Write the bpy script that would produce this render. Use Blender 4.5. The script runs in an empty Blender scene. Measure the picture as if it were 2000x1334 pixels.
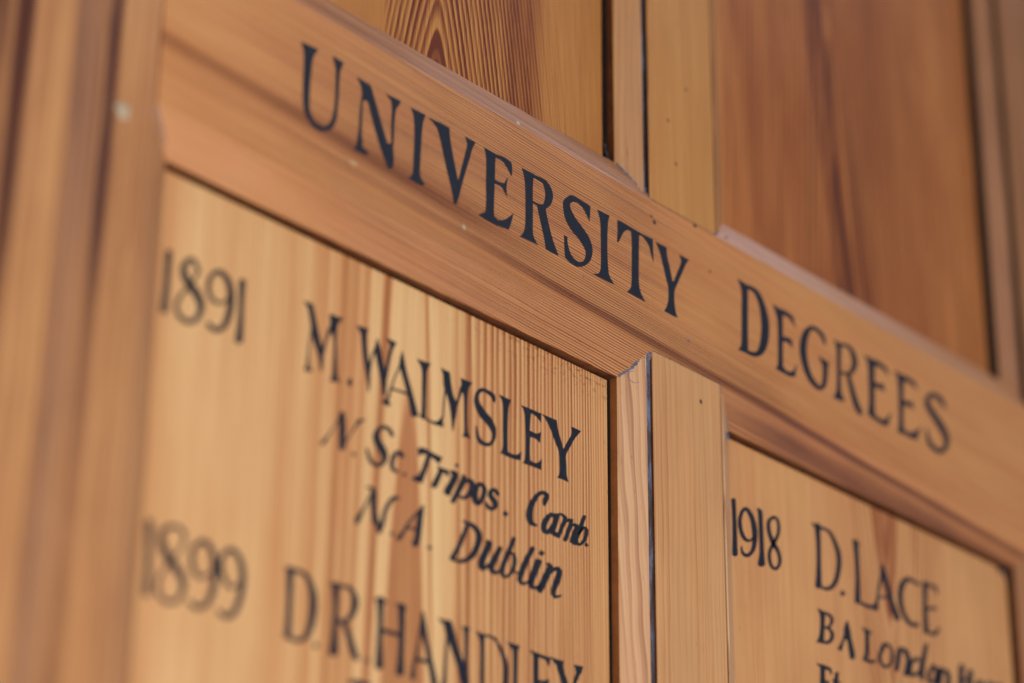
import bpy, bmesh, math, random
from mathutils import Vector, Matrix
from mathutils.geometry import tessellate_polygon
random.seed(7)
scene = bpy.context.scene
MM = 0.001
# ------------------------------------------------------------------ camera
# Board axes: X along the board, Z up, Y into the board (front face of the rail is Y = 0). Modelled in metres.
cam_data = bpy.data.cameras.new('camera')
cam = bpy.data.objects.new('camera', cam_data)
scene.collection.objects.link(cam)
right = Vector((0.66296588, -0.74861963, 0.0066996))
up = Vector((-0.31454113, -0.27040966, 0.90991346))
fwd = Vector((0.67936744, 0.60534888, 0.41474404))
cam.matrix_world = Matrix(((right.x, up.x, -fwd.x, -0.71524), (right.y, up.y, -fwd.y, -0.55053),
                           (right.z, up.z, -fwd.z, -0.40036), (0, 0, 0, 1)))
cam_data.sensor_width = 36
cam_data.lens = 93.76
cam_data.clip_start = 0.01
cam_data.clip_end = 50
cam_data.dof.use_dof = True
cam_data.dof.focus_distance = 0.952
cam_data.dof.aperture_fstop = 3.9
cam_data.dof.aperture_blades = 9
scene.camera = cam
# ------------------------------------------------------------------ light: an indoor wall lit by one soft window, plus added sheen lamps
world = bpy.data.worlds.new('World')
scene.world = world
world.use_nodes = True
bg = world.node_tree.nodes['Background']
bg.inputs['Color'].default_value = (0.66, 0.74, 0.95, 1)
bg.inputs['Strength'].default_value = 0.19
def area(name, loc, target, sx, sy, power, col):
    l = bpy.data.lights.new(name, 'AREA')
    l.shape = 'RECTANGLE'; l.size = sx; l.size_y = sy; l.energy = power; l.color = col
    o = bpy.data.objects.new(name, l); scene.collection.objects.link(o)
    o.location = loc
    o.rotation_euler = (Vector(target) - Vector(loc)).to_track_quat('-Z', 'Y').to_euler()
    return o
area('window_light', (-0.80, -1.42, -0.85), (-0.1, 0, -0.1), 0.7, 0.7, 26.5, (1.0, 0.955, 0.89))
area('moulding_sheen_light', (-0.1, -2.6, 1.25), (0, 0, 0), 1.3, 1.0, 8, (0.84, 0.88, 1.0))  # added lamp, no known window: pale sheen on the left-facing mouldings
area('lower_chamfer_sheen_light', (1.7, -2.4, -0.75), (-0.2, 0, 0), 1.1, 1.3, 11, (0.76, 0.80, 1.0))  # added lamp for a lavender sheen on the rail's lower chamfer
area('top_chamfer_sheen_light', (1.5, -0.30, 1.8), (0.1, 0, 0.05), 1.0, 0.6, 5.5, (0.74, 0.79, 1.0))  # added lamp that grazes the rail's top chamfer with bluish sheen
scene.view_settings.view_transform = 'Standard'
scene.view_settings.look = 'None'
scene.view_settings.exposure = 0
scene.view_settings.gamma = 1
scene.render.engine = 'CYCLES'
scene.render.resolution_x = 1024
scene.render.resolution_y = 683
# ------------------------------------------------------------------ node helpers
def lin(r, g, b):
    f = lambda c: (c/255/12.92) if c/255 <= .04045 else ((c/255+.055)/1.055)**2.4
    return (f(r), f(g), f(b), 1)
class NT:
    def __init__(s, name):
        s.m = bpy.data.materials.new(name); s.m.use_nodes = True
        s.t = s.m.node_tree; s.n = s.t.nodes; s.l = s.t.links
        s.bsdf = s.n['Principled BSDF']
    def put(s, inp, v):
        if isinstance(v, bpy.types.NodeSocket): s.l.new(v, inp)
        else: inp.default_value = v
    def m_(s, op, a, b=0.0, c=0.0, clamp=False):
        n = s.n.new('ShaderNodeMath'); n.operation = op; n.use_clamp = clamp
        s.put(n.inputs[0], a); s.put(n.inputs[1], b)
        if op in ('MULTIPLY_ADD', 'SMOOTH_MIN'): s.put(n.inputs[2], c)
        return n.outputs[0]
    def add(s, a, b): return s.m_('ADD', a, b)
    def sub(s, a, b): return s.m_('SUBTRACT', a, b)
    def mul(s, a, b): return s.m_('MULTIPLY', a, b)
    def vec(s, x, y, z):
        n = s.n.new('ShaderNodeCombineXYZ')
        for i, v in enumerate((x, y, z)): s.put(n.inputs[i], v)
        return n.outputs[0]
    def noise(s, v, scale=1.0, detail=2.0, rough=.5):
        n = s.n.new('ShaderNodeTexNoise'); s.put(n.inputs['Vector'], v)
        n.inputs['Scale'].default_value = scale; n.inputs['Detail'].default_value = detail
        n.inputs['Roughness'].default_value = rough
        return n.outputs[0]
    def ramp(s, f, stops, interp='LINEAR'):
        n = s.n.new('ShaderNodeValToRGB'); s.put(n.inputs[0], f); r = n.color_ramp; r.interpolation = interp
        while len(r.elements) < len(stops): r.elements.new(.5)
        for e, (p, c) in zip(r.elements, stops):
            e.position = p; e.color = c if hasattr(c, '__len__') else (c, c, c, 1)
        return n.outputs[0]
    def bands(s, u, stops):           # piecewise-linear 1-D function of u (mm)
        lo, hi = stops[0][0]-1e-3, stops[-1][0]+1e-3
        f = s.m_('DIVIDE', s.sub(u, lo), hi-lo, clamp=True)
        return s.ramp(f, [((p-lo)/(hi-lo), v) for p, v in stops])
    def sstep(s, x, a, b):            # smoothstep
        n = s.n.new('ShaderNodeMapRange'); n.interpolation_type = 'SMOOTHSTEP'
        s.put(n.inputs[0], x); n.inputs[1].default_value = a; n.inputs[2].default_value = b
        return n.outputs[0]
def wood(name, axis, pal, drift=0.0, warp=1.6, phase=None, bands=None, band_gain=1.0, line_amt=.5, line_mask=None,
         fine=1.0, fine_amt=.18, base=.15, seed=0.0, blotch=.25, tint=None, rough=.40, stain=None, extra=None, prof=0, patch_lo=.3, stain_col=(96, 52, 30)):
    """Softwood cut along the grain. axis 'X' or 'Z' = grain direction. pal = light, mid, dark sRGB."""
    T = NT(name)
    tc = T.n.new('ShaderNodeTexCoord')
    sc = T.n.new('ShaderNodeVectorMath'); sc.operation = 'SCALE'
    T.l.new(tc.outputs['Object'], sc.inputs[0]); sc.inputs['Scale'].default_value = 1000
    sp = T.n.new('ShaderNodeSeparateXYZ'); T.l.new(sc.outputs[0], sp.inputs[0])
    x, y, z = sp.outputs
    a, v = (z, x) if axis == 'X' else (x, z)
    yd = T.mul(y, .55 if axis == 'Z' else -.6)
    u = T.add(a, T.mul(v, drift)) if drift else a
    # slow wander of the grain
    w1 = T.sub(T.noise(T.vec(T.mul(a, .035), T.mul(v, .0075), seed), 1, 2), .5)
    w2 = T.sub(T.noise(T.vec(T.mul(a, .16), T.mul(v, .02), seed+5.3), 1, 1), .5)
    u = T.add(T.add(u, yd), T.add(T.mul(w1, warp*2.2), T.mul(w2, warp*.5)))
    ctx = dict(T=T, u=u, v=v, a=a, y=y, seed=seed)
    ph = phase(ctx) if phase else T.add(T.mul(u, fine*.45), T.mul(w2, 1.2))
    fr = T.m_('FRACT', ph)
    prof = T.ramp(fr, [[(0, 0.0), (.30, .04), (.62, .45), (.80, 1.0), (.90, .95), (1.0, 0.0)], [(0, 0.0), (.22, .05), (.5, .6), (.7, 1.0), (.88, .9), (1.0, 0.0)], [(0, 0.0), (.45, .04), (.66, .3), (.80, 1.0), (.90, 1.0), (1.0, 0.0)]][prof])
    wn = T.n.new('ShaderNodeTexWhiteNoise'); wn.noise_dimensions = '1D'
    T.l.new(T.m_('FLOOR', ph), wn.inputs['W'])
    amp = T.add(T.mul(wn.outputs[0], .75), .4) if prof == 0 else T.add(T.mul(wn.outputs[0], .65), .5)
    patch = T.sstep(T.noise(T.vec(T.mul(u, .10), T.mul(v, .004), seed+9), 1, 2), .32, .62)
    D = T.mul(T.mul(prof, amp), T.mul(T.add(T.mul(patch, 1-patch_lo), patch_lo), line_amt))
    if line_mask: D = T.mul(D, line_mask(ctx))
    # thin secondary lines
    ph2 = T.add(T.mul(u, fine*1.35), T.mul(w2, 3))
    fr2 = T.m_('FRACT', ph2)
    wn2 = T.n.new('ShaderNodeTexWhiteNoise'); wn2.noise_dimensions = '1D'; T.l.new(T.m_('FLOOR', ph2), wn2.inputs['W'])
    p2 = T.ramp(fr2, [(0, 0.0), (.4, .05), (.78, 1.0), (1.0, 0.0)])
    l2 = T.mul(T.mul(p2, T.m_('POWER', wn2.outputs[0], 1.6)), fine_amt*1.7)
    if line_mask: l2 = T.mul(l2, T.add(T.mul(line_mask(ctx), .8), .2))
    D = T.add(T.add(D, l2), base)
    if bands: D = T.add(D, T.mul(T.bands(bands[0](ctx), bands[1]), band_gain))
    if extra: D = T.add(D, extra(ctx))
    # fibres
    fib = T.noise(T.vec(T.mul(u, 2.6), T.mul(v, .035), T.mul(y, .4)), 1, 4, .65)
    fib2 = T.noise(T.vec(T.mul(u, .55), T.mul(v, .012), seed+3), 1, 3, .6)
    D = T.add(D, T.add(T.mul(T.sub(fib, .5), .30), T.mul(T.sub(fib2, .5), .42)))
    bl = T.noise(T.vec(T.mul(u, .05), T.mul(v, .016), seed+20), 1, 3, .55)
    D = T.add(D, T.mul(T.sub(bl, .5), blotch*2))
    # short dark pores / resin dashes
    po = T.noise(T.vec(T.mul(u, 3.4), T.mul(v, .22), seed+31), 1, 1)
    D = T.add(D, T.mul(T.sstep(po, .70, .80), .35))
    D = T.m_('MAXIMUM', T.m_('MINIMUM', D, 1.0), 0.0)
    col = T.ramp(D, [(p_, tuple(c_*k_ for c_, k_ in zip(lin(*q_), (1.0, .965, .84, 1)))) for p_, q_ in zip((0, .42, 1), pal)])
    # hue drift: reddish / greyish patches
    hn = T.noise(T.vec(T.mul(u, .09), T.mul(v, .01), seed+50), 1, 2)
    mx = T.n.new('ShaderNodeMix'); mx.data_type = 'RGBA'; mx.blend_type = 'MULTIPLY'
    T.put(mx.inputs[0], T.mul(T.sstep(hn, .45, .7), .32)); T.l.new(col, mx.inputs[6]); mx.inputs[7].default_value = tint or (1.0, .86, .86, 1)
    col = mx.outputs[2]
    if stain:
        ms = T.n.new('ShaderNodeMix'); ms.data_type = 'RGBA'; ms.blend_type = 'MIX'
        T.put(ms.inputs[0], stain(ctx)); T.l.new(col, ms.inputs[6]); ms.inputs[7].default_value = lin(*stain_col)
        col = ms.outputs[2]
    T.l.new(col, T.bsdf.inputs['Base Color'])
    sm = T.noise(T.vec(T.mul(x, .045), T.mul(z, .045), seed+70), 1, 4, .6)
    wear = T.sstep(T.noise(T.vec(T.mul(x, .012), T.mul(z, .012), seed+90), 1, 5, .65), .45, .65)
    T.l.new(T.add(T.add(T.add(rough-.12, T.mul(sm, .12)), T.mul(wear, .14)), T.mul(D, .05)), T.bsdf.inputs['Roughness'])
    T.bsdf.inputs['Specular IOR Level'].default_value = .38
    bp = T.n.new('ShaderNodeBump'); bp.inputs['Strength'].default_value = .35; bp.inputs['Distance'].default_value = .00022
    T.l.new(T.sub(T.mul(fib, .5), T.mul(D, .6)), bp.inputs['Height'])
    T.l.new(bp.outputs[0], T.bsdf.inputs['Normal'])
    return T.m
def plain(name, rgb, rough=.5, var=.25, scale=900, metallic=0):
    T = NT(name)
    tc = T.n.new('ShaderNodeTexCoord')
    n = T.noise(tc.outputs['Object'], scale, 3, .6)
    c = lin(*rgb)
    T.l.new(T.ramp(n, [(.25, tuple(q*(1-var) for q in c[:3])+(1,)), (.75, tuple(min(1, q*(1+var)) for q in c[:3])+(1,))]), T.bsdf.inputs['Base Color'])
    T.bsdf.inputs['Roughness'].default_value = rough
    return T.m
# phases: how the growth rings are cut
def flame(u0, v0, rho, spacing, zstep, q=0.0):
    def f(c):
        T = c['T']; d = T.sub(c['u'], u0)
        r = T.sub(T.m_('SQRT', T.add(T.mul(d, d), rho*rho)), rho)
        return T.add(T.add(T.add(T.mul(r, 1/spacing), T.mul(T.mul(r, r), q)), T.mul(T.sub(c['v'], v0), 1/zstep)), .85+40)
    return f
def flame_core(u0, v0, rho, spacing, zstep, amt, q=0.0):   # the widening dark heart of the figure
    def f(c):
        T = c['T']; d = T.sub(c['u'], u0)
        r = T.sub(T.m_('SQRT', T.add(T.mul(d, d), rho*rho)), rho)
        p = T.add(T.add(T.mul(r, 1/spacing), T.mul(T.mul(r, r), q)), T.mul(T.sub(c['v'], v0), 1/zstep))
        return T.mul(T.sub(1.0, T.sstep(p, -1.08, -.96)), amt)
    return f
def LLr2(c):
    T = c['T']; d = T.sub(c['u'], -131.0)
    return T.m_('MAXIMUM', T.add(T.add(T.mul(d, d), T.mul(T.sub(c['v'], -61.0), .95)), 60.0), 1.0), d
def LL_phase(c):
    T = c['T']; r2, d = LLr2(c)
    return T.add(T.mul(r2, .0037), T.mul(T.noise(T.vec(T.mul(c['u'], .2), T.mul(c['v'], .01), 3.0), 1, 1), .8))
def LL_s(c):
    T = c['T']; r2, d = LLr2(c)
    return T.mul(T.m_('SQRT', r2), T.m_('SIGN', d))
def UR_streaks(c):
    T = c['T']; q = T.add(c['u'], T.mul(T.sub(c['v'], 120), .12))
    return T.bands(q, [(40, -.25), (58, -.22), (66, .12), (84, .06), (104, .08), (109, -.10), (112, -.26), (115, -.26), (117.5, .34), (121, .05), (125, .42), (128, .36), (131, -.28), (134, -.25), (137, .22), (140, .08), (143, -.22), (149, .02), (175, .10), (200, .04), (222, -.05), (235, .05)])
def box_mask(c, u0, u1, soft, v0=None, v1=None, vs=20, key='a'):
    T = c['T']; q = c[key]
    m = T.mul(T.sstep(q, u0-soft, u0+soft), T.sub(1.0, T.sstep(q, u1-soft, u1+soft)))
    if v0 is not None: m = T.mul(m, T.mul(T.sstep(c['v'], v0-vs, v0+vs), T.sub(1.0, T.sstep(c['v'], v1-vs, v1+vs))))
    return m
M = {}
# rail: grain along X; a reddish streak that sinks to the right, fine straight lines in the middle
RAILPAL = ((210, 150, 98), (180, 117, 72), (86, 40, 24))
def rail_extra(c):
    T = c['T']
    left = T.sub(1.0, T.sstep(c['v'], -150, -60))
    g = lambda m, s: T.m_('POWER', 2.718, T.mul(T.m_('POWER', T.m_('ABSOLUTE', T.mul(T.sub(c['u'], m), 1/s)), 2.0), -1.0))
    a_ = T.mul(T.mul(g(10.5, 3.6), left), .50)
    b_ = T.mul(T.mul(g(2.0, 1.9), T.add(T.mul(T.sstep(c['v'], -130, -60), .4), .12)), 1.0)
    r_ = T.mul(T.mul(g(-8, 8), T.sstep(c['v'], 10, 80)), .60)
    d_ = T.mul(T.mul(g(56, 1.2), left), .28)
    return T.add(T.add(a_, b_), T.add(r_, d_))
def rail_mask(c):
    T = c['T']
    hi = T.mul(T.sstep(c['v'], -40, 10), T.sstep(c['a'], 8, 22))
    lo = T.mul(T.sstep(c['v'], -260, -140), T.sub(1.0, T.mul(T.sstep(c['v'], 20, 90), .75)))
    return T.mul(lo, T.sub(1.0, T.mul(hi, .72)))
M['rail'] = wood('wood_rail', 'X', RAILPAL, drift=.05, warp=.8, fine=2.1, line_amt=1.15, fine_amt=.5, base=.12, prof=2, patch_lo=.6, line_mask=rail_mask,
                 extra=rail_extra, seed=1.7, blotch=.16, tint=(1.0, .84, .86, 1))
# lower left panel
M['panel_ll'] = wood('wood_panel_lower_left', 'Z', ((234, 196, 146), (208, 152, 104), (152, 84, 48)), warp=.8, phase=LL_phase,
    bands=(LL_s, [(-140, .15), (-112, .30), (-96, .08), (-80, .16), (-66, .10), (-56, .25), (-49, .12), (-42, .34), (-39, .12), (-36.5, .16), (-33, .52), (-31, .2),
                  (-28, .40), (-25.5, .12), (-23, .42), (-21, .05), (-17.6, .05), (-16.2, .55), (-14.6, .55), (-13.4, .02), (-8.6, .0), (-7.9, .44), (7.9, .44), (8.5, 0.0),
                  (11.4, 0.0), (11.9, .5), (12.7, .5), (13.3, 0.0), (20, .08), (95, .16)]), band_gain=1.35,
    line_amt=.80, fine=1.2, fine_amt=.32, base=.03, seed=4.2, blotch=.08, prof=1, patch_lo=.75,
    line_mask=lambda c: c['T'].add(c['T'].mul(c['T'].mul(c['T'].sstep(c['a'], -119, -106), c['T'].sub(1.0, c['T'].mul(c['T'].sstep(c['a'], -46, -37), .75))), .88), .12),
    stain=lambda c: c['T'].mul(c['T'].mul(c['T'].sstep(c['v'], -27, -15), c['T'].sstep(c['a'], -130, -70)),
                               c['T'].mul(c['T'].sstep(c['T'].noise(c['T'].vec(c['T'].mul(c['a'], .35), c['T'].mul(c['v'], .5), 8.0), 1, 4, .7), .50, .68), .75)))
# upper left panel: cathedral figure
M['panel_ul'] = wood('wood_panel_upper_left', 'Z', ((200, 144, 80), (170, 108, 58), (104, 46, 20)), warp=.7, phase=flame(-121.5, 103, 2.5, 3.1, 13, .0022),
    line_amt=1.15, fine=.9, fine_amt=.32, base=.12, seed=6.1, blotch=.12, prof=1, patch_lo=.7,
    extra=lambda c: c['T'].add(flame_core(-121.5, 103, 2.5, 3.1, 13, .6, .0022)(c), c['T'].add(c['T'].mul(box_mask(c, -90, -72, 5), .30), c['T'].mul(box_mask(c, -210, -152, 2), .16))),
    line_mask=lambda c: c['T'].sub(c['T'].mul(c['T'].sstep(c['a'], -155, -150), c['T'].sub(1.0, c['T'].mul(c['T'].sstep(c['a'], -88, -62), .62))), 0.0))
M['panel_ur'] = wood('wood_panel_upper_right', 'Z', ((212, 144, 82), (152, 87, 46), (80, 38, 24)), warp=1.2, phase=flame(123, 194, 6, 3.6, 58),  # palette partly its own wood, partly darkened for dimmer light up here
    line_amt=.62, fine=.7, fine_amt=.26, base=.22, seed=8.8, blotch=.14, prof=1,
    extra=lambda c: c['T'].add(c['T'].mul(flame_core(123, 194, 6, 3.6, 58, .75)(c), .14), UR_streaks(c)),
    line_mask=lambda c: c['T'].add(c['T'].mul(box_mask(c, 98, 152, 7), .7), .3))
M['panel_lr'] = wood('wood_panel_lower_right', 'Z', ((222, 168, 116), (196, 138, 92), (144, 74, 42)), warp=1.4, phase=flame(147, -86, 3, 4.2, -26, .002), line_amt=.62,
    fine=.8, fine_amt=.20, base=.16, seed=12.4, blotch=.22, prof=1, extra=lambda c: flame_core(147, -86, 3, 4.2, -26, .42, .002)(c),
    line_mask=lambda c: c['T'].add(c['T'].mul(box_mask(c, 122, 178, 12), .75), .25))
def stile_extra(c):
    T = c['T']; top = T.add(T.mul(T.sstep(c['v'], -150, 10), .55), .45)
    return T.mul(T.bands(c['u'], [(-345, .35), (-325, .25), (-319, .65), (-315.5, .25), (-313, .95), (-310, .90), (-307.5, .05), (-304, .16), (-299, -.08), (-294, .04), (-292, .34),
                                  (-286, .26), (-283, .30), (-281.5, .10), (-280, .75), (-276.5, .66), (-274.8, .04), (-268, .04), (-262, .10), (-250, .16)]), top)
M['stile_l'] = wood('wood_stile_left', 'Z', ((214, 162, 112), (182, 126, 84), (84, 44, 30)), drift=-.02, warp=1.3, line_amt=.30, fine=.6, fine_amt=.16,
    base=.20, seed=15.9, blotch=.24, extra=stile_extra, tint=(.94, .88, .98, 1), stain_col=(124, 98, 92),
    stain=lambda c: c['T'].mul(c['T'].bands(c['u'], [(-345, 0), (-294, 0), (-290, .75), (-285, .6), (-281, .15), (-279, .3), (-276, 0), (-266, 0), (-258, .3), (-250, .35)]), .38))
M['stile_r'] = wood('wood_stile_right', 'Z', ((176, 124, 84), (146, 96, 62), (92, 52, 34)), warp=1.6, line_amt=.3, fine=.9, base=.2, seed=18.2)
M['muntin_low'] = wood('wood_muntin_lower', 'Z', ((220, 170, 122), (196, 144, 100), (150, 96, 60)), warp=1.2, line_amt=.24, fine=.7, fine_amt=.18, base=.22, seed=21.1, blotch=.20, tint=(1, .88, .84, 1))
M['muntin_up'] = wood('wood_muntin_upper', 'Z', ((206, 152, 92), (182, 124, 70), (130, 80, 44)), warp=.9, line_amt=.26, fine=1.1, fine_amt=.24, base=.20, seed=23.4, blotch=.14)
M['mould_low'] = wood('wood_moulding_lower', 'Z', ((220, 178, 140), (196, 148, 112), (150, 102, 78)), drift=.03, warp=1.3, line_amt=.60, fine=1.0, fine_amt=.2, base=.12, seed=26.8, blotch=.15, tint=(1, .9, .92, 1))
M['mould_up'] = wood('wood_moulding_upper', 'Z', ((196, 146, 98), (170, 118, 78), (122, 76, 46)), warp=.6, line_amt=.50, fine=1.3, fine_amt=.3, base=.12, seed=29.5, blotch=.12)
M['back'] = plain('slit_shade_backing_wood', (30, 22, 18), .9)  # near-black so the slits look deep: their shade put into the colour
M['quirk_light'] = plain('light_quirk_shade_and_varnish', (136, 82, 42), .45, .25, 160)  # lower left step wall: recess shade and varnish build-up in one colour
M['quirk'] = plain('dark_quirk_shade_and_varnish', (92, 50, 26), .5, .5, 160)  # other step and groove walls: painted recess shade with varnish and grime
M['quirk_black'] = plain('black_slit_shade_and_dirt', (42, 28, 21), .7, .5, 300)  # shade of the deep slits and grooves painted on, with some dirt
def sign_paint():
    T = NT('black_sign_paint'); tc = T.n.new('ShaderNodeTexCoord')
    a_ = T.noise(tc.outputs['Object'], 420, 4, .65); b_ = T.noise(tc.outputs['Object'], 2600, 2, .6)
    f = T.add(T.mul(a_, .7), T.mul(b_, .3))
    T.l.new(T.ramp(f, [(.30, lin(14, 17, 27)), (.55, lin(22, 26, 37)), (.72, lin(50, 44, 46))]), T.bsdf.inputs['Base Color'])
    T.l.new(T.add(.36, T.mul(b_, .3)), T.bsdf.inputs['Roughness'])
    bp = T.n.new('ShaderNodeBump'); bp.inputs['Strength'].default_value = .4; bp.inputs['Distance'].default_value = .0001
    T.l.new(f, bp.inputs['Height']); T.l.new(bp.outputs[0], T.bsdf.inputs['Normal'])
    return T.m
M['paint'] = sign_paint()
def patchy_dust():
    T = NT('dust_and_brown_varnish_in_the_groove'); tc = T.n.new('ShaderNodeTexCoord')
    sp = T.n.new('ShaderNodeSeparateXYZ'); T.l.new(tc.outputs['Object'], sp.inputs[0])
    f = T.noise(T.vec(T.mul(sp.outputs[0], 400), 0, T.mul(sp.outputs[2], 70)), 1, 4, .7)
    f = T.add(f, T.sub(.10, T.m_('MINIMUM', T.mul(T.m_('ABSOLUTE', sp.outputs[2]), 2.2), .14)))
    T.l.new(T.ramp(f, [(.36, lin(62, 42, 32)), (.50, lin(78, 72, 80)), (.64, lin(112, 122, 146))]), T.bsdf.inputs['Base Color'])
    T.bsdf.inputs['Roughness'].default_value = .9
    return T.m
M['groove'] = patchy_dust()
M['web'] = plain('pale_cobweb', (150, 138, 150), .8, .2)
M['dust'] = plain('grey_blue_dust_and_old_filler', (92, 100, 120), .9, .45, 500)
M['grime'] = plain('dark_grime', (44, 38, 42), .8, .4, 800)
M['fleck'] = plain('pale_paint_fleck', (184, 166, 138), .6, .1)
M['hole'] = plain('nail_hole_shadowed_wood', (62, 34, 22), .8, .3)
# ------------------------------------------------------------------ geometry helpers (all figures in mm)
col = scene.collection
def link(name, me, mat, parent=None, smooth=False):
    o = bpy.data.objects.new(name, me); col.objects.link(o)
    if mat: me.materials.append(mat)
    if parent: o.parent = parent
    if smooth:
        for p in me.polygons: p.use_smooth = True
    return o
def prism(name, prof, axis, lo, hi, mat, parent, segs=24, wob=.12, second=None):
    """prof: closed (across, depth) polygon in mm; extruded along axis with slight hand-made unevenness."""
    bm = bmesh.new(); rings = []
    rs = random.Random(sum(map(ord, name)) + int(abs(prof[0][0])*7) + len(prof)); ph = [rs.uniform(0, 6.28) for _ in range(3)]
    for i in range(segs+1):
        v = lo+(hi-lo)*i/segs; ring = []
        k = wob*(math.sin(v*.021+ph[0])*.6+math.sin(v*.057+ph[1])*.4)
        for a, d in prof:
            dd = d+(k*.25 if 0.05 < d < 11 else 0)
            aa = a+(k if 0.05 < d < 11 else 0)
            ring.append(bm.verts.new(((v*MM, dd*MM, aa*MM) if axis == 'X' else (aa*MM, dd*MM, v*MM))))
        rings.append(ring)
    n = len(prof)
    for i in range(segs):
        for j in range(n):
            f_ = bm.faces.new((rings[i][j], rings[i][(j+1) % n], rings[i+1][(j+1) % n], rings[i+1][j]))
            if second: f_.material_index = second[1](prof[j], prof[(j+1) % n])
    bm.faces.new(rings[0]); bm.faces.new(rings[-1][::-1])
    bmesh.ops.recalc_face_normals(bm, faces=bm.faces)
    me = bpy.data.meshes.new(name); bm.to_mesh(me); bm.free()
    o = link(name, me, mat, parent)
    for m_ in (second[0] if second else []): me.materials.append(m_)
    return o
def lump(name, x, z, d, rx, rz, h, mat, parent, seed=0, rot=0.0):
    """a small irregular blob lying on the surface at depth d"""
    rs = random.Random(seed); bm = bmesh.new(); n = 14; prev = None
    for k, (f, hh) in enumerate(((1.0, 0.0), (.82, .55), (.5, .9))):
        ring = []
        for i in range(n):
            t = 6.28318*i/n; q = f*(1+.22*rs.uniform(-1, 1))
            a, b = rx*q*math.cos(t), rz*q*math.sin(t)
            ring.append(bm.verts.new(((x+a*math.cos(rot)-b*math.sin(rot))*MM, (d-h*hh)*MM, (z+a*math.sin(rot)+b*math.cos(rot))*MM)))
        if prev:
            for i in range(n): bm.faces.new((prev[i], prev[(i+1) % n], ring[(i+1) % n], ring[i]))
        prev = ring
    c = bm.verts.new((x*MM, (d-h)*MM, z*MM))
    for i in range(n): bm.faces.new((prev[i], prev[(i+1) % n], c))
    bmesh.ops.recalc_face_normals(bm, faces=bm.faces)
    me = bpy.data.meshes.new(name); bm.to_mesh(me); bm.free()
    return link(name, me, mat, parent, True)
def crust(name, pts, w, mat, parent, seed=0, kind='stuff'):
    if len(pts) > 3:
        V_ = [Vector(p) for p in pts]; q_ = []
        for i in range(len(V_)-1):
            a, b, c, d = V_[max(i-1, 0)], V_[i], V_[i+1], V_[min(i+2, len(V_)-1)]
            q_ += [.5*(2*b+(c-a)*t+(2*a-5*b+4*c-d)*t*t+(3*b-a-3*c+d)*t**3) for t in (0, .25, .5, .75)]
        pts = q_+[V_[-1]]
    """a ragged ridge of dust or filler along points (x, depth, z) in mm"""
    rs = random.Random(seed); bm = bmesh.new(); P_ = []
    for (a, b) in zip(pts[:-1], pts[1:]):
        L_ = (Vector(b)-Vector(a)).length; n = max(2, int(L_/.7))
        for i in range(n): P_.append(Vector(a).lerp(Vector(b), i/n))
    P_.append(Vector(pts[-1])); prev = None
    for i, p in enumerate(P_):
        t = (P_[min(i+1, len(P_)-1)]-P_[max(i-1, 0)]).normalized()
        s1 = t.cross(Vector((0, 1, 0))); s1 = s1.normalized() if s1.length > 1e-4 else Vector((1, 0, 0))
        s2 = t.cross(s1).normalized(); r = w*(.45+.9*rs.random())
        ring = [bm.verts.new((p+(s1*math.cos(q)+s2*math.sin(q)*.6)*r*rs.uniform(.7, 1.2))*MM) for q in [6.28318*j/7 for j in range(7)]]
        if prev:
            for j in range(7): bm.faces.new((prev[j], prev[(j+1) % 7], ring[(j+1) % 7], ring[j]))
        prev = ring
    me = bpy.data.meshes.new(name); bm.to_mesh(me); bm.free()
    o = link(name, me, mat, parent, True)
    if kind: o['kind'] = kind
    return o
# ------------------------------------------------------------------ the honours board
board = bpy.data.objects.new('honours_board', None); col.objects.link(board)
board['label'] = 'varnished pine honours board with framed panels, black painted title rail, names and years'
board['category'] = 'honours board'
CD, CW, PD = 6.4, 13.0, 10.0       # chamfer depth and width, depth of the panel faces
ZB, ZT, RT = -420.0, 460.0, 62.0   # frame members run past the picture; rail is 0..62 high
rail = prism('rail', [(-CW, 12.6), (-CW-.01, 10.9), (-CW, CD+.35), (-CW+.3, CD), (-.5, .22), (.1, 0), (RT-.1, 0), (RT+.5, .22), (RT+CW-.7, CD), (RT+CW-.4, CD+.4), (RT+CW-.4, 12.6), (RT+CW-.4, 20), (-CW, 20)],
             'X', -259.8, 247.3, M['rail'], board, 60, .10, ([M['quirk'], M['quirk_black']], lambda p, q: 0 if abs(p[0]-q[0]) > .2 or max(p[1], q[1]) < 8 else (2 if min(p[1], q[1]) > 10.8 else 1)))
def member(name, x0, x1, z0, z1, mat, side='quirk_black'):
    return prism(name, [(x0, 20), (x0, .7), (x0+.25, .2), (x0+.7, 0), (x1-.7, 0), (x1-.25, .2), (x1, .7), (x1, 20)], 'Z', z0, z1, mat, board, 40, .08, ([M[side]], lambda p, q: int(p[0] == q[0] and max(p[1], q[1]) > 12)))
def moulding(x, side, z0, z1, mat, label=None, q='quirk', gw=2.4):
    s = side
    pr = [(x+s*gw, 12.6), (x+s*gw, 1.5), (x+s*(gw+.5), 1.15), (x+s*(CW-.5), CD-.1), (x+s*CW, CD+.35), (x+s*(CW+.01), 9.9), (x+s*CW, 12.6)]
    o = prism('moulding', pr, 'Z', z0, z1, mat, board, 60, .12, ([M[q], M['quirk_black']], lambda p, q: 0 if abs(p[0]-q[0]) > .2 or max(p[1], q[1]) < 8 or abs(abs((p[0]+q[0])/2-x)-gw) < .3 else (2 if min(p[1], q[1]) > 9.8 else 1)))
    if label: o['label'] = label
    return o
stile_l = member('stile', -345, -260, ZB, ZT, M['stile_l'])
stile_r = member('stile', 247.5, 330, ZB, ZT, M['stile_r'])
munt_lo = member('muntin', -20, 20, ZB, -.35, M['muntin_low'], 'quirk')
munt_up = member('muntin', -20, 20, RT+.3, ZT, M['muntin_up'])
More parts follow.
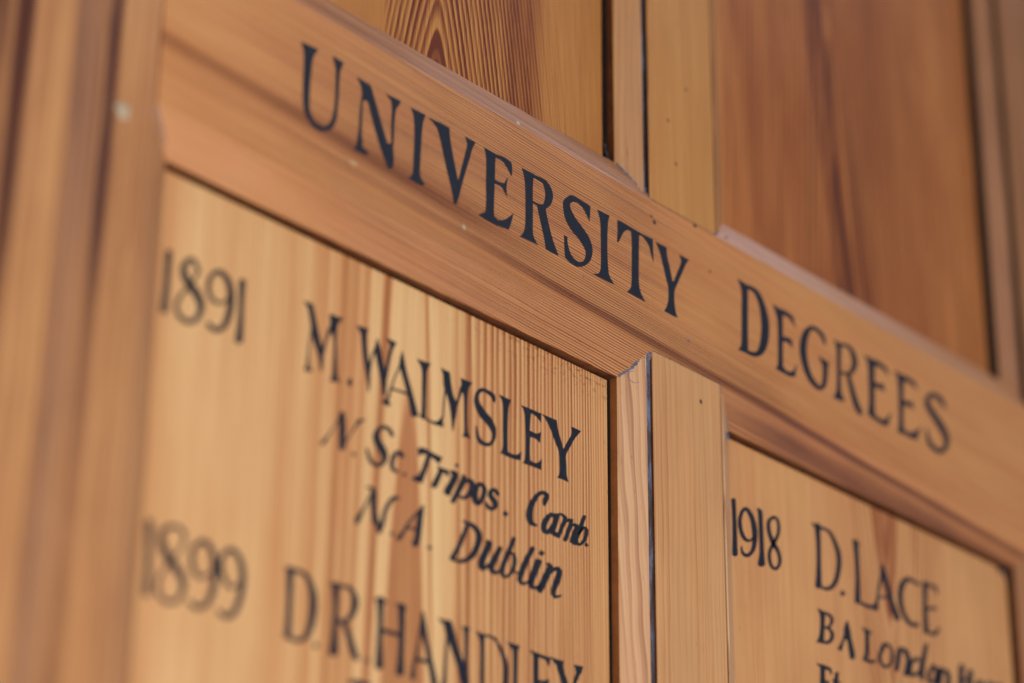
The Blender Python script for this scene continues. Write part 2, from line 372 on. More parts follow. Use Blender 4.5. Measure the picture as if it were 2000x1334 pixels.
munt_lo['label'] = 'pale plain upright between the two lettered panels'
munt_up['label'] = 'upright above the title rail'
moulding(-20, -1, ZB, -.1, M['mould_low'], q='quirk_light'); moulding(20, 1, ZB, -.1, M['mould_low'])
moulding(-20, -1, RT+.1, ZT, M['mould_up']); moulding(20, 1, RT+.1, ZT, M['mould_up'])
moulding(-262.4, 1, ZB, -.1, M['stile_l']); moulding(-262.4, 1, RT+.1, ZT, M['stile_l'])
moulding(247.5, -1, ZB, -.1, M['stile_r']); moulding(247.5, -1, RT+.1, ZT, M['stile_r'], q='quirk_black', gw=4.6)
def panel(x0, x1, z0, z1, mat, label):
    o = prism('panel', [(x0, 14), (x0, PD+.5), (x0+.5, PD), (x1-.5, PD), (x1, PD+.5), (x1, 14)], 'Z', z0, z1, mat, board, 2, 0)
    o['label'] = label
    return o
p_ll = panel(-246.6, -34.2, ZB, -13.9, M['panel_ll'], 'lower left panel with wide orange and cream grain, lettered with names and years')
p_lr = panel(34.3, 233.4, ZB, -13.9, M['panel_lr'], 'lower right panel lettered 1918')
p_ul = panel(-246.6, -35.6, RT+13.6, ZT, M['panel_ul'], 'upper left panel with a cathedral grain figure')
p_ur = panel(34.0, 231.4, RT+13.6, ZT, M['panel_ur'], 'reddish upper right panel, dimmer light painted into its tone')
prism('backing_board', [(-345, 20.2), (330, 20.2), (330, 32), (-345, 32)], 'Z', ZB, ZT, M['back'], board, 1, 0)
# dusty filler lying in the grooves between the uprights and their mouldings
def groove(parent, x0, x1, z0, z1, d, mat):
    o = prism('groove_dust', [(x0, d+.5), (x0, d+.1), ((x0+x1)/2, d), (x1, d+.25), (x1, d+.5)], 'Z', z0, z1, mat, parent, 160, .25)
    o['kind'] = 'stuff'; return o
groove(munt_lo, -22.6, -20.1, -400, -.4, 1.35, M['groove'])
groove(munt_up, -22.7, -20.3, RT+1, 150, 2.0, M['groove'])
groove(munt_up, -22.6, -20.3, 150, 440, 3.2, M['grime'])
crust('corner_dust', [(-20.8, 1.0, -1.2), (-21.6, 1.5, -3), (-21.6, 1.7, -9), (-21.4, 1.9, -18)], .85, M['dust'], munt_lo, 3)
crust('mitre_dust', [(-20.8, .35, -.8), (-23, 1.6, -3.8), (-25, 2.6, -4.8), (-28, 4.0, -8.8), (-32.6, 6.2, -12.6)], .62, M['dust'], munt_lo, 4)
crust('cobweb', [(-25, 2.6, -6.0), (-26.2, 3.1, -9.2), (-28.6, 4.0, -10.2), (-29.2, 4.2, -12.5), (-27.3, 3.4, -14.3), (-25.2, 2.4, -13.6)], .13, M['web'], munt_lo, 5)
crust('joint_dust', [(-20, .0, -.15), (0, .0, -.15), (20, .0, -.15)], .16, M['grime'], munt_lo, 6)
crust('joint_dust', [(19.5, 0.1, -.4), (24, 2.3, -4.2), (33, 6.3, -12.8)], .32, M['dust'], munt_lo, 7)
crust('corner_dust', [(-21.8, 1.4, RT+1.6), (-21.6, 2.2, RT+8), (-21.4, 2.8, RT+16)], .95, M['dust'], munt_up, 8)
crust('mitre_dust', [(-20.3, .3, RT+.5), (-24, 2.1, RT+4.2), (-32.4, 6.1, RT+12.4)], .5, M['dust'], munt_up, 9)
crust('joint_dust', [(-20, .1, RT+.2), (0, .1, RT+.2), (20, .1, RT+.2)], .22, M['grime'], munt_up, 10)
crust('corner_grime', [(-34.2, 8.5, RT+13), (-34.9, 9.4, RT+18), (-35.0, 9.8, RT+21)], .9, M['grime'], p_ul, 11)
crust('corner_grime', [(-34.5, 9.6, RT+13), (-40, 9.6, RT+13.4), (-50, 9.8, RT+13.4)], .8, M['grime'], p_ul, 12)
crust('corner_dust', [(-259.6, .5, -1), (-252, 4.4, -9)], .5, M['dust'], stile_l, 13)
crust('joint_dust', [(19.8, .2, RT+.6), (24, 2.0, RT+4)], .6, M['dust'], munt_up, 14)
crust('corner_grime', [(226, 9.6, -15), (231, 9.4, -14), (233.4, 9.6, -18)], 1.3, M['grime'], p_lr, 15)
# small marks on the wood
MARKS = [  # name, x, z, depth, rx, rz, height, material, parent
 ('paint_fleck', -272.8, -8.2, 0, 2.8, 2.6, .4, 'fleck', stile_l), ('paint_fleck', -94.4, 63.2, .5, .9, 1.1, .2, 'fleck', rail),
 ('paint_fleck', -122.4, 11.0, 0, .8, .9, .2, 'fleck', rail),
 ('paint_fleck', 1.2, 11.3, 0, .7, .5, .12, 'dust', rail), ('paint_fleck', -59.2, 15.5, 0, .5, .4, .1, 'dust', rail),
 ('paint_fleck', -176, 13.8, 0, 1.6, .9, .05, 'pale', rail), ('paint_fleck', 28.8, -17.5, 4, .6, 1.6, .8, 'dust', rail),
 ('dent', -18.0, 53.2, 0, .9, 1.1, .08, 'hole', rail), ('dent', -19.6, 55.0, 0, .5, .8, .06, 'hole', rail), ('dent', 15.6, 45.2, 0, .6, .5, .06, 'hole', rail),
 ('dent', 6.7, 61.2, 0, 1.1, .7, .35, 'grime', rail), ('dent', 28.0, 64.6, 1.4, 1.0, .6, .3, 'grime', rail),
 ('nail_hole', 7.8, -11.3, 0, .75, 1.0, .06, 'hole', munt_lo), ('nail_hole', 3.3, 119.3, 0, .7, .55, .06, 'hole', munt_up),
 ('nail_hole', -8.4, 100.7, 0, .65, .55, .06, 'hole', munt_up), ('nail_hole', -4.2, 83.5, 0, .6, .8, .06, 'hole', munt_up), ('nail_hole', 4.1, 97.0, 0, .3, .3, .05, 'hole', munt_up)]
M['pale'] = plain('rubbed_pale_patch', (196, 158, 106), .5, .15)
for i, (nm, x, z, d, rx, rz, h, mt, par) in enumerate(MARKS):
    lump(nm, x, z, d, rx, rz, h, M[mt], par, i+1, .2*(i % 5))
# ------------------------------------------------------------------ hand-painted lettering, one object per character
# flat lists of x, z in mm on the face of the part; 'P' = outline, 'S' = brush stroke (left, right edge pairs)
LETTERS = [['rail','U',[['P',[-201.81,48.08,-193.56,48.76,-195.77,44.87,-196.43,39.57,-196.74,33.7,-196.72,27.83,-199.75,26.53,-200.06,32.27,-200.06,38.57,-200.26,44.21,-200.92,46.19]],['S',[-199.76,26.94,-196.85,28.29,-199.58,25.49,-196.74,26.91,-199.13,23.62,-196.44,25.23,-198.21,21.98,-195.83,23.74,-196.98,20.59,-194.96,22.44,-195.46,19.65,-193.79,21.64,-193.76,19.12,-192.47,21.23,-191.92,19.06,-191.16,21.2,-189.98,19.5,-190.0,21.49,-188.05,20.51,-189.05,22.08,-186.34,22.08,-188.23,22.9,-185.15,24.02,-187.39,24.12,-184.41,26.12,-186.61,25.78,-184.09,28.23,-186.07,27.67,-183.96,30.55,-185.71,29.96,-183.83,33.4,-185.5,32.79,-183.74,36.45,-185.42,35.79,-183.73,39.49,-185.45,38.79,-183.69,42.27,-185.53,41.54,-183.44,44.61,-185.61,43.79,-183.2,46.22,-185.67,45.31]],['P',[-187.39,49.07,-182.04,48.8,-183.28,45.49,-185.73,44.74,-186.19,46.41]]]],
['rail','N',[['S',[-173.43,39.62,-172.44,39.98,-173.71,36.49,-172.52,36.92,-173.99,32.69,-172.6,33.22,-174.04,29.88,-172.58,30.45,-174.09,27.45,-172.55,28.02,-174.41,25.16,-172.54,25.79,-174.71,23.52,-172.54,24.22]],['P',[-174.61,23.95,-172.05,24.68,-172.1,21.41,-169.05,20.14,-170.2,18.91,-172.84,18.58,-176.51,18.66,-175.03,20.78]],['P',[-175.81,46.14,-169.16,45.81,-167.35,42.27,-164.53,36.15,-161.34,29.34,-160.23,27.6,-158.0,28.53,-157.26,24.0,-157.48,19.73,-159.79,17.94,-161.64,20.98,-164.18,25.14,-167.37,31.94,-169.8,37.89,-170.55,39.23,-171.46,39.08,-173.09,38.05,-173.26,41.97,-174.25,44.14]],['S',[-157.45,27.99,-158.55,27.53,-157.45,30.7,-158.79,30.15,-157.42,34.12,-159.01,33.48,-157.33,37.1,-159.01,36.47,-157.17,39.76,-158.93,39.13,-156.86,41.83,-158.87,41.16,-156.57,43.2,-158.81,42.48]],['P',[-162.29,45.92,-154.62,46.17,-156.33,42.68,-158.87,40.91,-159.45,44.08]]]],
['rail','I',[['P',[-149.98,45.82,-142.41,45.94,-143.51,42.51,-143.96,38.78,-144.23,32.76,-144.43,26.81,-144.54,22.98,-143.81,20.99,-142.08,19.57,-143.58,18.33,-147.06,18.29,-150.24,18.44,-148.2,20.98,-147.98,25.38,-147.79,31.31,-147.81,37.77,-148.25,42.3,-148.95,44.34]]]],
['rail','V',[['P',[-141.1,45.6,-135.51,46.1,-130.35,45.97,-130.07,42.54,-128.57,36.6,-126.69,30.82,-125.69,27.63,-125.02,30.02,-122.85,37.77,-121.58,42.47,-121.61,43.91,-122.72,45.89,-117.12,45.73,-118.74,42.65,-120.03,38.22,-121.87,32.68,-124.05,25.27,-125.31,20.63,-126.54,17.7,-127.76,18.01,-128.71,21.95,-130.76,27.32,-132.82,32.99,-134.69,38.46,-136.33,42.53,-138.07,44.14]]]],
['rail','E',[['P',[-112.95,45.9,-106.73,45.69,-102.5,46.06,-98.37,45.63,-97.93,43.25,-98.11,40.1,-99.2,40.84,-101.04,42.83,-103.46,44.26,-106.67,44.24,-106.88,41.43,-106.91,35.43,-104.4,35.42,-102.13,35.91,-101.58,36.96,-100.18,39.0,-100.88,34.76,-100.44,30.84,-102.14,32.69,-104.13,33.98,-107.02,33.67,-107.2,27.43,-107.25,22.64,-106.84,20.77,-104.62,20.49,-101.53,21.98,-99.18,24.07,-97.1,26.15,-98.13,22.26,-99.55,18.68,-103.09,18.19,-107.86,17.84,-112.62,17.93,-115.22,18.51,-113.23,19.95,-111.75,21.24,-111.43,25.77,-111.67,32.85,-111.54,39.53,-112.0,43.56]]]],
['rail','R',[['P',[-93.0,45.74,-86.3,45.92,-86.91,40.54,-86.86,31.41,-86.82,23.86,-86.19,20.81,-83.82,18.48,-88.84,18.46,-93.96,18.22,-91.97,20.42,-91.0,23.76,-90.84,29.85,-91.1,38.86,-91.75,42.87]],['S',[-87.84,44.19,-87.14,45.63,-86.09,44.28,-85.33,45.77,-83.98,44.31,-83.13,45.91,-82.54,44.25,-81.4,46.03,-81.58,43.92,-79.71,45.87,-80.93,42.99,-78.18,45.11,-80.52,41.76,-76.99,43.98,-80.3,40.49,-76.22,42.57,-80.29,39.26,-75.95,40.82,-80.5,38.02,-76.42,38.79,-80.81,36.97,-77.52,36.77,-81.1,36.27,-79.28,35.04,-81.5,35.69,-81.4,33.92,-82.51,35.3,-83.18,33.78,-84.04,35.08,-84.65,33.96,-85.81,34.98,-86.34,34.04,-87.18,34.97,-87.69,34.08]],['P',[-84.73,34.04,-80.07,35.39,-79.63,33.03,-78.17,28.72,-76.51,24.5,-74.63,21.27,-73.02,18.68,-76.51,18.31,-79.89,18.51,-80.73,22.23,-82.4,27.04,-83.65,30.81]]]],
['rail','S',[['P',[-55.32,45.32,-59.79,45.62,-65.42,45.76,-68.09,44.06,-70.28,41.6,-70.5,38.82,-69.45,34.89,-66.48,31.71,-62.24,29.63,-59.28,27.39,-58.12,25.71,-58.25,23.86,-59.3,21.7,-61.3,20.52,-63.76,20.49,-66.24,21.81,-67.91,25.11,-68.11,27.83,-70.06,28.1,-69.9,24.33,-69.69,20.75,-69.27,19.04,-66.07,18.08,-63.49,17.95,-60.45,18.93,-57.38,21.0,-55.18,23.71,-54.19,26.89,-54.47,29.6,-56.39,32.6,-59.82,35.01,-63.64,37.24,-66.38,40.17,-66.57,41.86,-65.0,43.2,-62.54,43.72,-59.8,42.96,-57.47,40.77,-55.8,38.58,-55.35,42.27]]]],
['rail','I',[['P',[-51.48,45.56,-44.26,45.71,-45.06,43.43,-45.56,39.18,-45.79,31.31,-45.44,24.32,-44.62,20.95,-41.7,18.53,-45.53,18.32,-49.86,18.42,-54.54,18.47,-51.56,19.45,-49.91,21.46,-49.5,26.81,-49.55,34.54,-49.7,40.71,-50.53,43.5]]]],
['rail','T',[['P',[-40.04,45.56,-37.82,45.84,-30.23,45.59,-25.74,45.57,-19.09,45.69,-19.04,42.14,-18.91,35.81,-20.27,38.47,-21.55,41.78,-23.3,43.31,-25.5,44.35,-27.28,44.1,-27.49,37.68,-27.79,29.71,-27.69,23.82,-26.64,20.79,-24.09,18.06,-29.15,18.19,-35.08,18.14,-32.95,20.24,-32.16,22.8,-31.9,29.75,-31.72,39.23,-32.07,43.92,-33.92,43.79,-36.06,42.22,-37.85,39.37,-39.42,36.38,-40.31,36.88,-39.9,40.84]]]],
['rail','Y',[['P',[-17.7,45.28,-14.38,45.32,-10.86,45.35,-10.72,41.99,-9.23,37.76,-7.79,32.62,-7.11,32.64,-4.72,37.54,-2.75,41.45,-2.46,43.44,-3.68,45.13,-0.52,45.25,2.54,45.21,0.63,42.63,-1.1,39.43,-4.05,33.87,-6.49,29.18,-6.84,25.29,-6.29,20.78,-4.87,18.46,-8.43,18.16,-13.22,18.24,-11.4,21.17,-10.53,24.6,-10.5,29.0,-11.77,32.32,-13.47,37.09,-15.17,41.85,-16.49,43.58]]]],
['rail','D',[['P',[32.67,48.48,38.32,48.22,39.53,46.4,39.03,36.34,38.54,26.42,38.44,19.43,36.56,18.39,31.54,17.95,33.65,20.3,34.34,24.97,34.82,34.84,35.21,43.12,34.39,46.05]],['S',[37.58,45.92,38.35,47.96,39.5,46.28,40.47,48.39,41.66,46.47,43.21,48.69,43.07,46.09,45.45,48.37,44.31,45.22,47.37,47.45,45.46,43.64,49.01,45.81,46.38,41.54,50.38,43.72,46.97,39.11,51.57,41.36,47.26,36.44,52.43,38.67,47.32,33.63,52.77,35.68,47.1,30.78,52.65,32.55,46.58,27.99,52.07,29.41,45.87,25.49,51.07,26.44,45.17,23.6,49.67,23.82,44.47,22.34,47.59,21.41,43.55,21.41,44.76,19.53,42.22,20.62,41.74,18.43,39.83,20.2,38.73,18.18,37.67,20.06,36.51,18.22]]]],
['rail','E',[['P',[55.11,45.84,59.68,45.55,64.79,45.87,69.21,45.03,70.48,40.48,68.61,41.89,66.68,43.0,64.03,43.5,62.0,42.96,61.84,37.82,61.61,33.97,64.53,34.63,67.55,34.67,68.04,30.69,65.51,31.98,63.37,32.17,61.47,31.65,61.14,26.06,60.95,21.32,62.76,19.94,65.53,20.28,67.89,21.8,70.54,25.85,69.47,21.96,68.84,19.07,65.06,17.99,61.22,18.04,58.19,18.01,55.41,18.54,57.33,20.6,57.96,29.88,58.2,38.17,57.43,42.15]]]],
['rail','G',[['S',[90.85,41.0,89.29,40.26,90.83,42.43,88.61,41.28,90.32,44.15,87.59,42.39,88.72,45.24,86.27,43.19,86.68,45.88,84.64,43.76,84.33,46.16,82.87,43.96,81.4,45.68,81.56,43.72,78.22,43.88,80.67,42.83,75.6,41.34,79.66,41.35,73.82,38.28,78.58,39.06,72.7,35.19,77.72,36.48,72.28,32.55,77.37,34.29,72.42,30.08,77.37,32.09,73.02,27.57,77.6,29.66,74.03,25.14,78.19,27.27,75.4,22.73,79.33,24.96,77.09,20.68,80.71,23.05,79.1,19.49,82.14,21.93,81.1,18.87,83.66,21.25,82.97,18.43,84.96,20.83,85.46,18.71,85.46,20.79,88.12,20.34,85.82,21.07,89.88,22.53,86.6,22.12,90.73,25.17,87.2,24.23,91.2,27.92,87.56,26.78,91.53,30.7,87.72,29.41,91.7,32.82,87.75,31.45]],['P',[84.76,33.92,92.65,32.84,91.11,30.98,87.2,30.42,86.48,31.94]]]],
['rail','R',[['P',[95.88,44.8,99.96,44.68,101.95,44.26,100.88,37.36,100.22,28.75,100.29,22.8,102.6,19.52,97.59,18.65,93.99,18.95,96.29,21.84,97.26,27.76,97.91,36.34,97.81,41.99]],['S',[100.27,43.29,100.66,44.67,102.56,43.8,103.14,45.38,105.02,44.14,106.23,46.02,106.35,43.85,108.49,45.85,107.34,43.14,110.21,45.1,108.04,41.86,111.56,43.81,108.42,40.33,112.44,42.23,108.58,39.03,112.82,40.62,108.41,37.8,112.5,38.67,107.66,36.13,111.15,36.33,106.62,34.51,109.37,34.21,106.04,33.75,107.48,32.63,105.32,33.25,105.01,31.55,102.64,32.6,101.95,31.17,100.09,32.18,99.48,31.05]],['S',[104.09,31.84,106.79,33.15,104.58,29.94,107.61,31.41,105.28,27.47,108.67,29.13,106.04,25.16,109.66,26.94,106.85,22.91,110.66,24.8,107.62,20.79,111.67,22.86,108.55,18.93,112.63,21.27,110.04,17.72,113.62,20.07,111.26,17.06,114.42,19.25]]]],
['rail','E',[['P',[116.93,45.19,123.18,45.5,129.86,45.86,134.33,44.71,135.33,41.38,132.38,42.71,128.67,43.3,125.34,42.77,124.47,35.62,127.75,35.93,131.12,36.87,131.48,33.16,128.34,33.44,124.21,33.0,123.66,26.36,123.46,21.0,126.43,20.06,130.55,21.07,136.02,26.13,133.92,21.82,132.4,18.31,128.05,17.76,121.52,18.39,118.04,19.05,119.48,25.01,119.97,33.95,120.04,41.1,119.18,43.47]]]],
['rail','E',[['P',[138.89,45.66,144.7,45.74,150.41,46.08,154.45,45.45,156.59,42.36,153.56,42.71,149.74,43.49,146.32,42.95,145.0,34.7,147.52,34.59,152.09,35.72,152.35,31.95,148.69,32.42,144.96,31.51,144.42,25.81,144.23,21.1,147.81,20.66,151.62,22.18,158.05,26.86,155.34,22.7,154.09,19.28,149.58,18.33,144.53,18.45,139.06,17.81,140.43,21.83,141.29,30.95,141.62,40.31,140.81,43.44]]]],
['rail','S',[['S',[177.42,41.48,175.41,40.41,177.15,42.78,174.38,41.2,176.28,44.32,172.96,42.02,174.34,45.29,171.24,42.59,171.91,45.75,169.43,42.93,169.17,45.53,167.9,42.99,166.22,44.56,166.87,42.82,163.61,42.8,166.13,42.21,161.85,40.76,165.49,41.24,160.99,38.65,165.29,40.05,161.06,36.61,165.61,38.91,162.36,35.2,166.67,38.08,164.12,34.06,168.43,37.1,166.06,32.68,170.64,35.85,168.18,31.16,173.01,34.41,170.41,29.51,175.37,32.66,172.35,27.83,177.36,30.71,173.63,26.31,178.52,28.65,174.19,24.87,178.78,26.35,173.72,23.19,177.76,23.73,172.69,21.65,175.88,21.28,171.59,20.7,173.25,19.19,170.7,20.27,169.82,17.76,169.13,20.28,166.75,17.71,167.09,20.71,164.35,18.29,165.43,21.22,162.35,18.98,164.12,22.09,160.83,20.38,162.93,24.28,160.39,23.19,162.12,26.37,160.39,25.66]]]],
['panel_lower_left','M',[['S',[-182.4,-45.25,-181.83,-45.12,-182.81,-47.84,-182.12,-47.68,-183.26,-50.91,-182.42,-50.7,-183.44,-52.95,-182.54,-52.7,-183.56,-54.76,-182.54,-54.46,-183.73,-56.92,-182.39,-56.51,-183.87,-58.59,-182.23,-58.08]],['P',[-184.89,-59.9,-182.77,-57.44,-181.05,-59.5,-182.71,-60.39]],['P',[-186.27,-36.65,-182.24,-36.18,-181.37,-38.36,-183.61,-38.86]],['S',[-184.29,-38.06,-181.8,-36.77,-183.57,-40.32,-181.03,-39.02,-182.74,-43.17,-180.06,-41.85,-182.32,-45.67,-179.22,-44.2,-181.8,-48.06,-178.45,-46.31,-180.76,-50.01,-177.73,-48.28,-179.7,-51.62,-177.08,-50.14,-179.01,-52.9,-176.58,-51.67,-178.48,-54.19,-176.29,-53.31,-177.98,-56.29,-176.45,-55.78,-177.64,-58.1,-176.7,-57.8]],['S',[-176.15,-51.89,-177.77,-52.11,-175.65,-49.5,-177.01,-49.67,-174.92,-46.6,-176.1,-46.72,-174.06,-44.51,-175.49,-44.58,-173.07,-42.62,-174.88,-42.61,-171.85,-40.44,-174.02,-40.35,-170.86,-38.75,-173.3,-38.62]],['P',[-174.47,-36.99,-167.8,-36.59,-169.97,-38.59,-170.69,-41.22,-170.74,-46.09,-170.32,-52.69,-169.84,-57.59,-168.31,-59.21,-173.6,-60.33,-172.38,-58.42,-172.11,-53.29,-172.1,-46.57,-172.93,-43.64,-173.89,-41.8]]]],
['panel_lower_left','.',[['P',[-164.22,-55.89,-162.86,-57.19,-164.03,-59.41,-165.62,-58.39]]]],
['panel_lower_left','W',[['P',[-162.29,-36.84,-156.6,-36.05,-157.32,-38.68,-159.92,-39.28]],['S',[-160.24,-38.32,-157.3,-37.19,-159.89,-40.65,-157.18,-39.61,-159.42,-43.54,-156.96,-42.54,-158.99,-45.8,-156.56,-44.75,-158.51,-47.93,-156.07,-46.83,-157.95,-50.04,-155.53,-48.95,-157.36,-52.12,-155.09,-51.18,-156.76,-54.48,-155.01,-53.82,-156.26,-56.55,-155.1,-56.15,-156.02,-57.7,-155.26,-57.47,-155.92,-58.31,-155.42,-58.17]],['S',[-155.19,-51.93,-156.53,-52.21,-154.78,-49.0,-155.97,-49.23,-154.17,-45.61,-155.22,-45.75,-153.32,-43.56,-154.38,-43.59,-152.5,-41.78,-153.62,-41.88,-152.11,-39.72,-153.04,-39.89,-151.96,-38.19,-152.65,-38.33]],['S',[-152.92,-39.32,-151.84,-38.91,-153.23,-40.82,-151.26,-40.04,-153.39,-42.9,-150.54,-41.65,-152.89,-45.08,-149.91,-43.66,-152.16,-47.25,-149.27,-45.79,-151.5,-49.14,-148.47,-47.57,-150.87,-50.88,-147.76,-49.42,-150.29,-52.7,-147.5,-51.56,-149.79,-54.44,-147.48,-53.6,-149.43,-56.03,-147.64,-55.44,-149.2,-57.19,-147.84,-56.76]],['S',[-147.91,-53.87,-149.36,-54.17,-147.49,-51.66,-149.04,-51.98,-146.93,-48.64,-148.57,-48.98,-146.36,-45.38,-147.99,-45.71,-145.73,-42.21,-147.37,-42.49,-144.92,-39.53,-146.74,-39.78,-144.26,-37.64,-146.26,-37.89]],['P',[-148.3,-36.34,-143.23,-36.58,-144.79,-39.1,-146.32,-38.8]]]],
['panel_lower_left','A',[['S',[-140.74,-38.81,-140.22,-38.71,-141.33,-41.46,-140.63,-41.33,-142.18,-44.64,-141.3,-44.54,-143.13,-46.87,-142.28,-46.86,-144.18,-49.13,-143.34,-49.1,-145.25,-51.98,-144.33,-51.91,-146.25,-54.74,-145.21,-54.65,-147.14,-57.09,-145.85,-56.97,-147.77,-58.73,-146.27,-58.58]],['P',[-149.93,-59.51,-146.96,-57.46,-145.15,-59.53,-147.02,-60.41]],['S',[-140.89,-39.3,-140.18,-39.09,-141.54,-41.13,-139.74,-40.55,-141.92,-43.67,-139.1,-42.46,-141.07,-46.05,-138.39,-44.67,-139.89,-48.35,-137.53,-47.07,-138.91,-50.54,-136.51,-49.24,-138.01,-52.69,-135.46,-51.34,-137.25,-54.86,-134.5,-53.48,-136.61,-56.89,-133.65,-55.43,-136.14,-58.67,-132.91,-57.12,-135.85,-59.94,-132.4,-58.3]],['S',[-145.57,-54.12,-145.25,-53.15,-143.85,-53.93,-143.54,-53.01,-141.6,-53.73,-141.27,-52.84,-139.2,-53.65,-138.81,-52.67,-137.28,-53.61,-136.85,-52.55]],['S',[-134.46,-59.49,-134.16,-58.6,-133.63,-59.33,-133.39,-58.6,-132.58,-59.15,-132.39,-58.57,-131.56,-59.08,-131.35,-58.45,-130.77,-59.06,-130.53,-58.32]]]],
['panel_lower_left','L',[['P',[-133.69,-39.04,-126.59,-38.46,-128.38,-41.44,-128.6,-46.49,-128.55,-54.77,-128.51,-58.5,-125.28,-58.77,-122.86,-57.87,-120.45,-55.07,-120.01,-59.34,-124.27,-59.75,-128.74,-59.52,-131.1,-59.54,-130.77,-55.47,-130.91,-47.24,-131.25,-41.84]]]],
['panel_lower_left','M',[['S',[-120.1,-45.87,-119.27,-45.65,-120.32,-47.98,-119.46,-47.76,-120.57,-50.77,-119.68,-50.53,-120.7,-53.75,-119.84,-53.51,-120.78,-56.11,-119.95,-55.88]],['P',[-121.79,-38.04,-117.36,-39.0,-116.88,-41.11,-120.35,-41.94]],['S',[-120.66,-39.98,-117.51,-38.81,-120.7,-42.03,-117.1,-40.64,-120.47,-44.58,-116.58,-42.82,-119.55,-46.38,-116.12,-44.55,-118.5,-47.97,-115.51,-46.27,-117.75,-49.66,-114.39,-47.81,-117.2,-51.26,-113.47,-49.71,-116.79,-53.13,-113.75,-52.22,-116.44,-55.26,-114.4,-54.68,-116.04,-57.51,-114.91,-57.18,-115.73,-59.22,-115.29,-59.09]],['S',[-113.72,-50.77,-115.57,-50.87,-113.12,-48.81,-114.58,-48.9,-112.25,-46.27,-113.45,-46.37,-111.13,-43.73,-112.73,-43.88,-110.19,-41.75,-112.27,-41.95]],['P',[-112.02,-38.72,-106.03,-38.65,-107.94,-41.12,-108.5,-45.47,-108.47,-52.46,-108.11,-57.06,-106.5,-59.34,-111.09,-59.66,-109.99,-57.92,-110.09,-52.99,-110.35,-46.08,-111.05,-43.51,-111.66,-41.74]]]],
['panel_lower_left','S',[['S',[-94.42,-41.34,-95.89,-42.01,-94.43,-40.33,-96.35,-41.36,-94.98,-39.11,-96.95,-40.79,-96.6,-38.7,-97.88,-40.45,-98.25,-38.66,-99.18,-40.18,-99.57,-38.57,-100.29,-40.1,-101.04,-38.74,-101.06,-40.22,-102.57,-39.47,-101.6,-40.55,-103.81,-40.57,-102.12,-41.08,-104.68,-41.93,-102.69,-41.9,-105.18,-43.44,-102.99,-42.9,-105.29,-45.03,-102.72,-43.91,-104.92,-46.66,-102.0,-44.92,-103.93,-48.3,-100.73,-45.98,-102.52,-49.75,-99.27,-46.95,-100.82,-50.62,-97.8,-47.67,-99.29,-51.23,-96.24,-48.54,-98.05,-51.99,-94.99,-49.78,-97.02,-52.85,-94.16,-51.19,-96.29,-53.8,-93.83,-52.76,-95.97,-54.87,-93.97,-54.41,-96.34,-56.23,-94.58,-56.17,-97.04,-57.38,-95.54,-57.78,-97.58,-57.82,-96.9,-58.92,-98.33,-58.05,-98.48,-59.55,-99.6,-58.19,-100.34,-59.9,-100.77,-58.06,-102.22,-59.79,-101.58,-57.62,-103.46,-58.99,-102.34,-56.79,-104.16,-57.7,-103.08,-55.17,-104.36,-55.7,-103.59,-53.69,-104.34,-53.98]],['P',[-96.81,-39.71,-94.54,-39.65,-94.69,-42.37,-96.17,-41.81]]]],
['panel_lower_left','L',[['P',[-92.93,-38.46,-86.08,-38.55,-87.53,-41.16,-87.95,-46.39,-87.99,-53.49,-87.82,-58.13,-85.55,-58.21,-83.32,-57.79,-80.81,-55.77,-81.24,-59.3,-84.09,-59.8,-88.07,-60.03,-91.72,-59.81,-90.61,-57.1,-90.69,-50.1,-90.7,-43.0,-91.2,-40.36]]]],
['panel_lower_left','E',[['P',[-81.19,-38.65,-76.5,-38.52,-70.46,-38.51,-70.72,-42.08,-72.74,-40.78,-74.71,-40.15,-75.97,-40.21,-76.32,-43.26,-76.49,-46.77,-74.05,-46.8,-72.56,-46.6,-70.64,-45.28,-71.16,-49.84,-73.46,-48.96,-76.31,-49.08,-76.46,-54.16,-76.24,-57.68,-74.02,-57.92,-72.2,-57.23,-70.24,-55.11,-70.43,-59.59,-74.96,-59.7,-80.33,-59.99,-79.13,-57.78,-78.86,-52.06,-79.15,-45.02,-79.65,-40.91]]]],
['panel_lower_left','Y',[['P',[-70.31,-38.47,-66.33,-38.44,-62.29,-38.35,-61.66,-41.73,-60.02,-45.26,-58.79,-48.11,-56.78,-44.79,-54.52,-41.22,-54.55,-38.19,-49.14,-38.34,-52.58,-42.22,-55.08,-46.18,-57.34,-50.02,-57.14,-53.95,-56.95,-57.33,-56.04,-59.8,-59.57,-59.74,-62.16,-59.89,-60.96,-57.66,-60.95,-53.69,-61.36,-49.82,-63.39,-46.72,-65.44,-43.32,-67.89,-40.36]]]],
['panel_lower_left','N',[['S',[-175.7,-83.13,-176.23,-82.13,-175.01,-82.79,-175.96,-81.93,-174.04,-81.89,-175.45,-81.44,-173.2,-80.21,-174.3,-80.02,-172.3,-78.31,-172.93,-78.19,-171.18,-76.61,-171.68,-76.49,-169.95,-74.78,-170.5,-74.69,-168.53,-72.39,-169.24,-72.32,-167.42,-70.45,-168.27,-70.37]],['S',[-168.53,-70.06,-165.88,-69.16,-168.5,-72.09,-165.61,-71.13,-168.41,-74.95,-165.34,-73.98,-168.22,-78.64,-165.28,-77.74,-168.03,-81.72,-165.28,-80.89]],['S',[-166.04,-80.29,-166.66,-80.15,-164.49,-78.01,-165.09,-77.88,-162.63,-75.26,-163.27,-75.15,-161.34,-73.24,-162.13,-73.13,-160.25,-71.62,-161.27,-71.44,-159.19,-70.44,-160.58,-70.1,-158.41,-69.7,-160.14,-69.22]],['S',[-159.84,-70.45,-160.25,-69.37,-158.23,-69.45,-158.52,-68.69,-156.61,-68.45,-156.78,-68.02]]]],
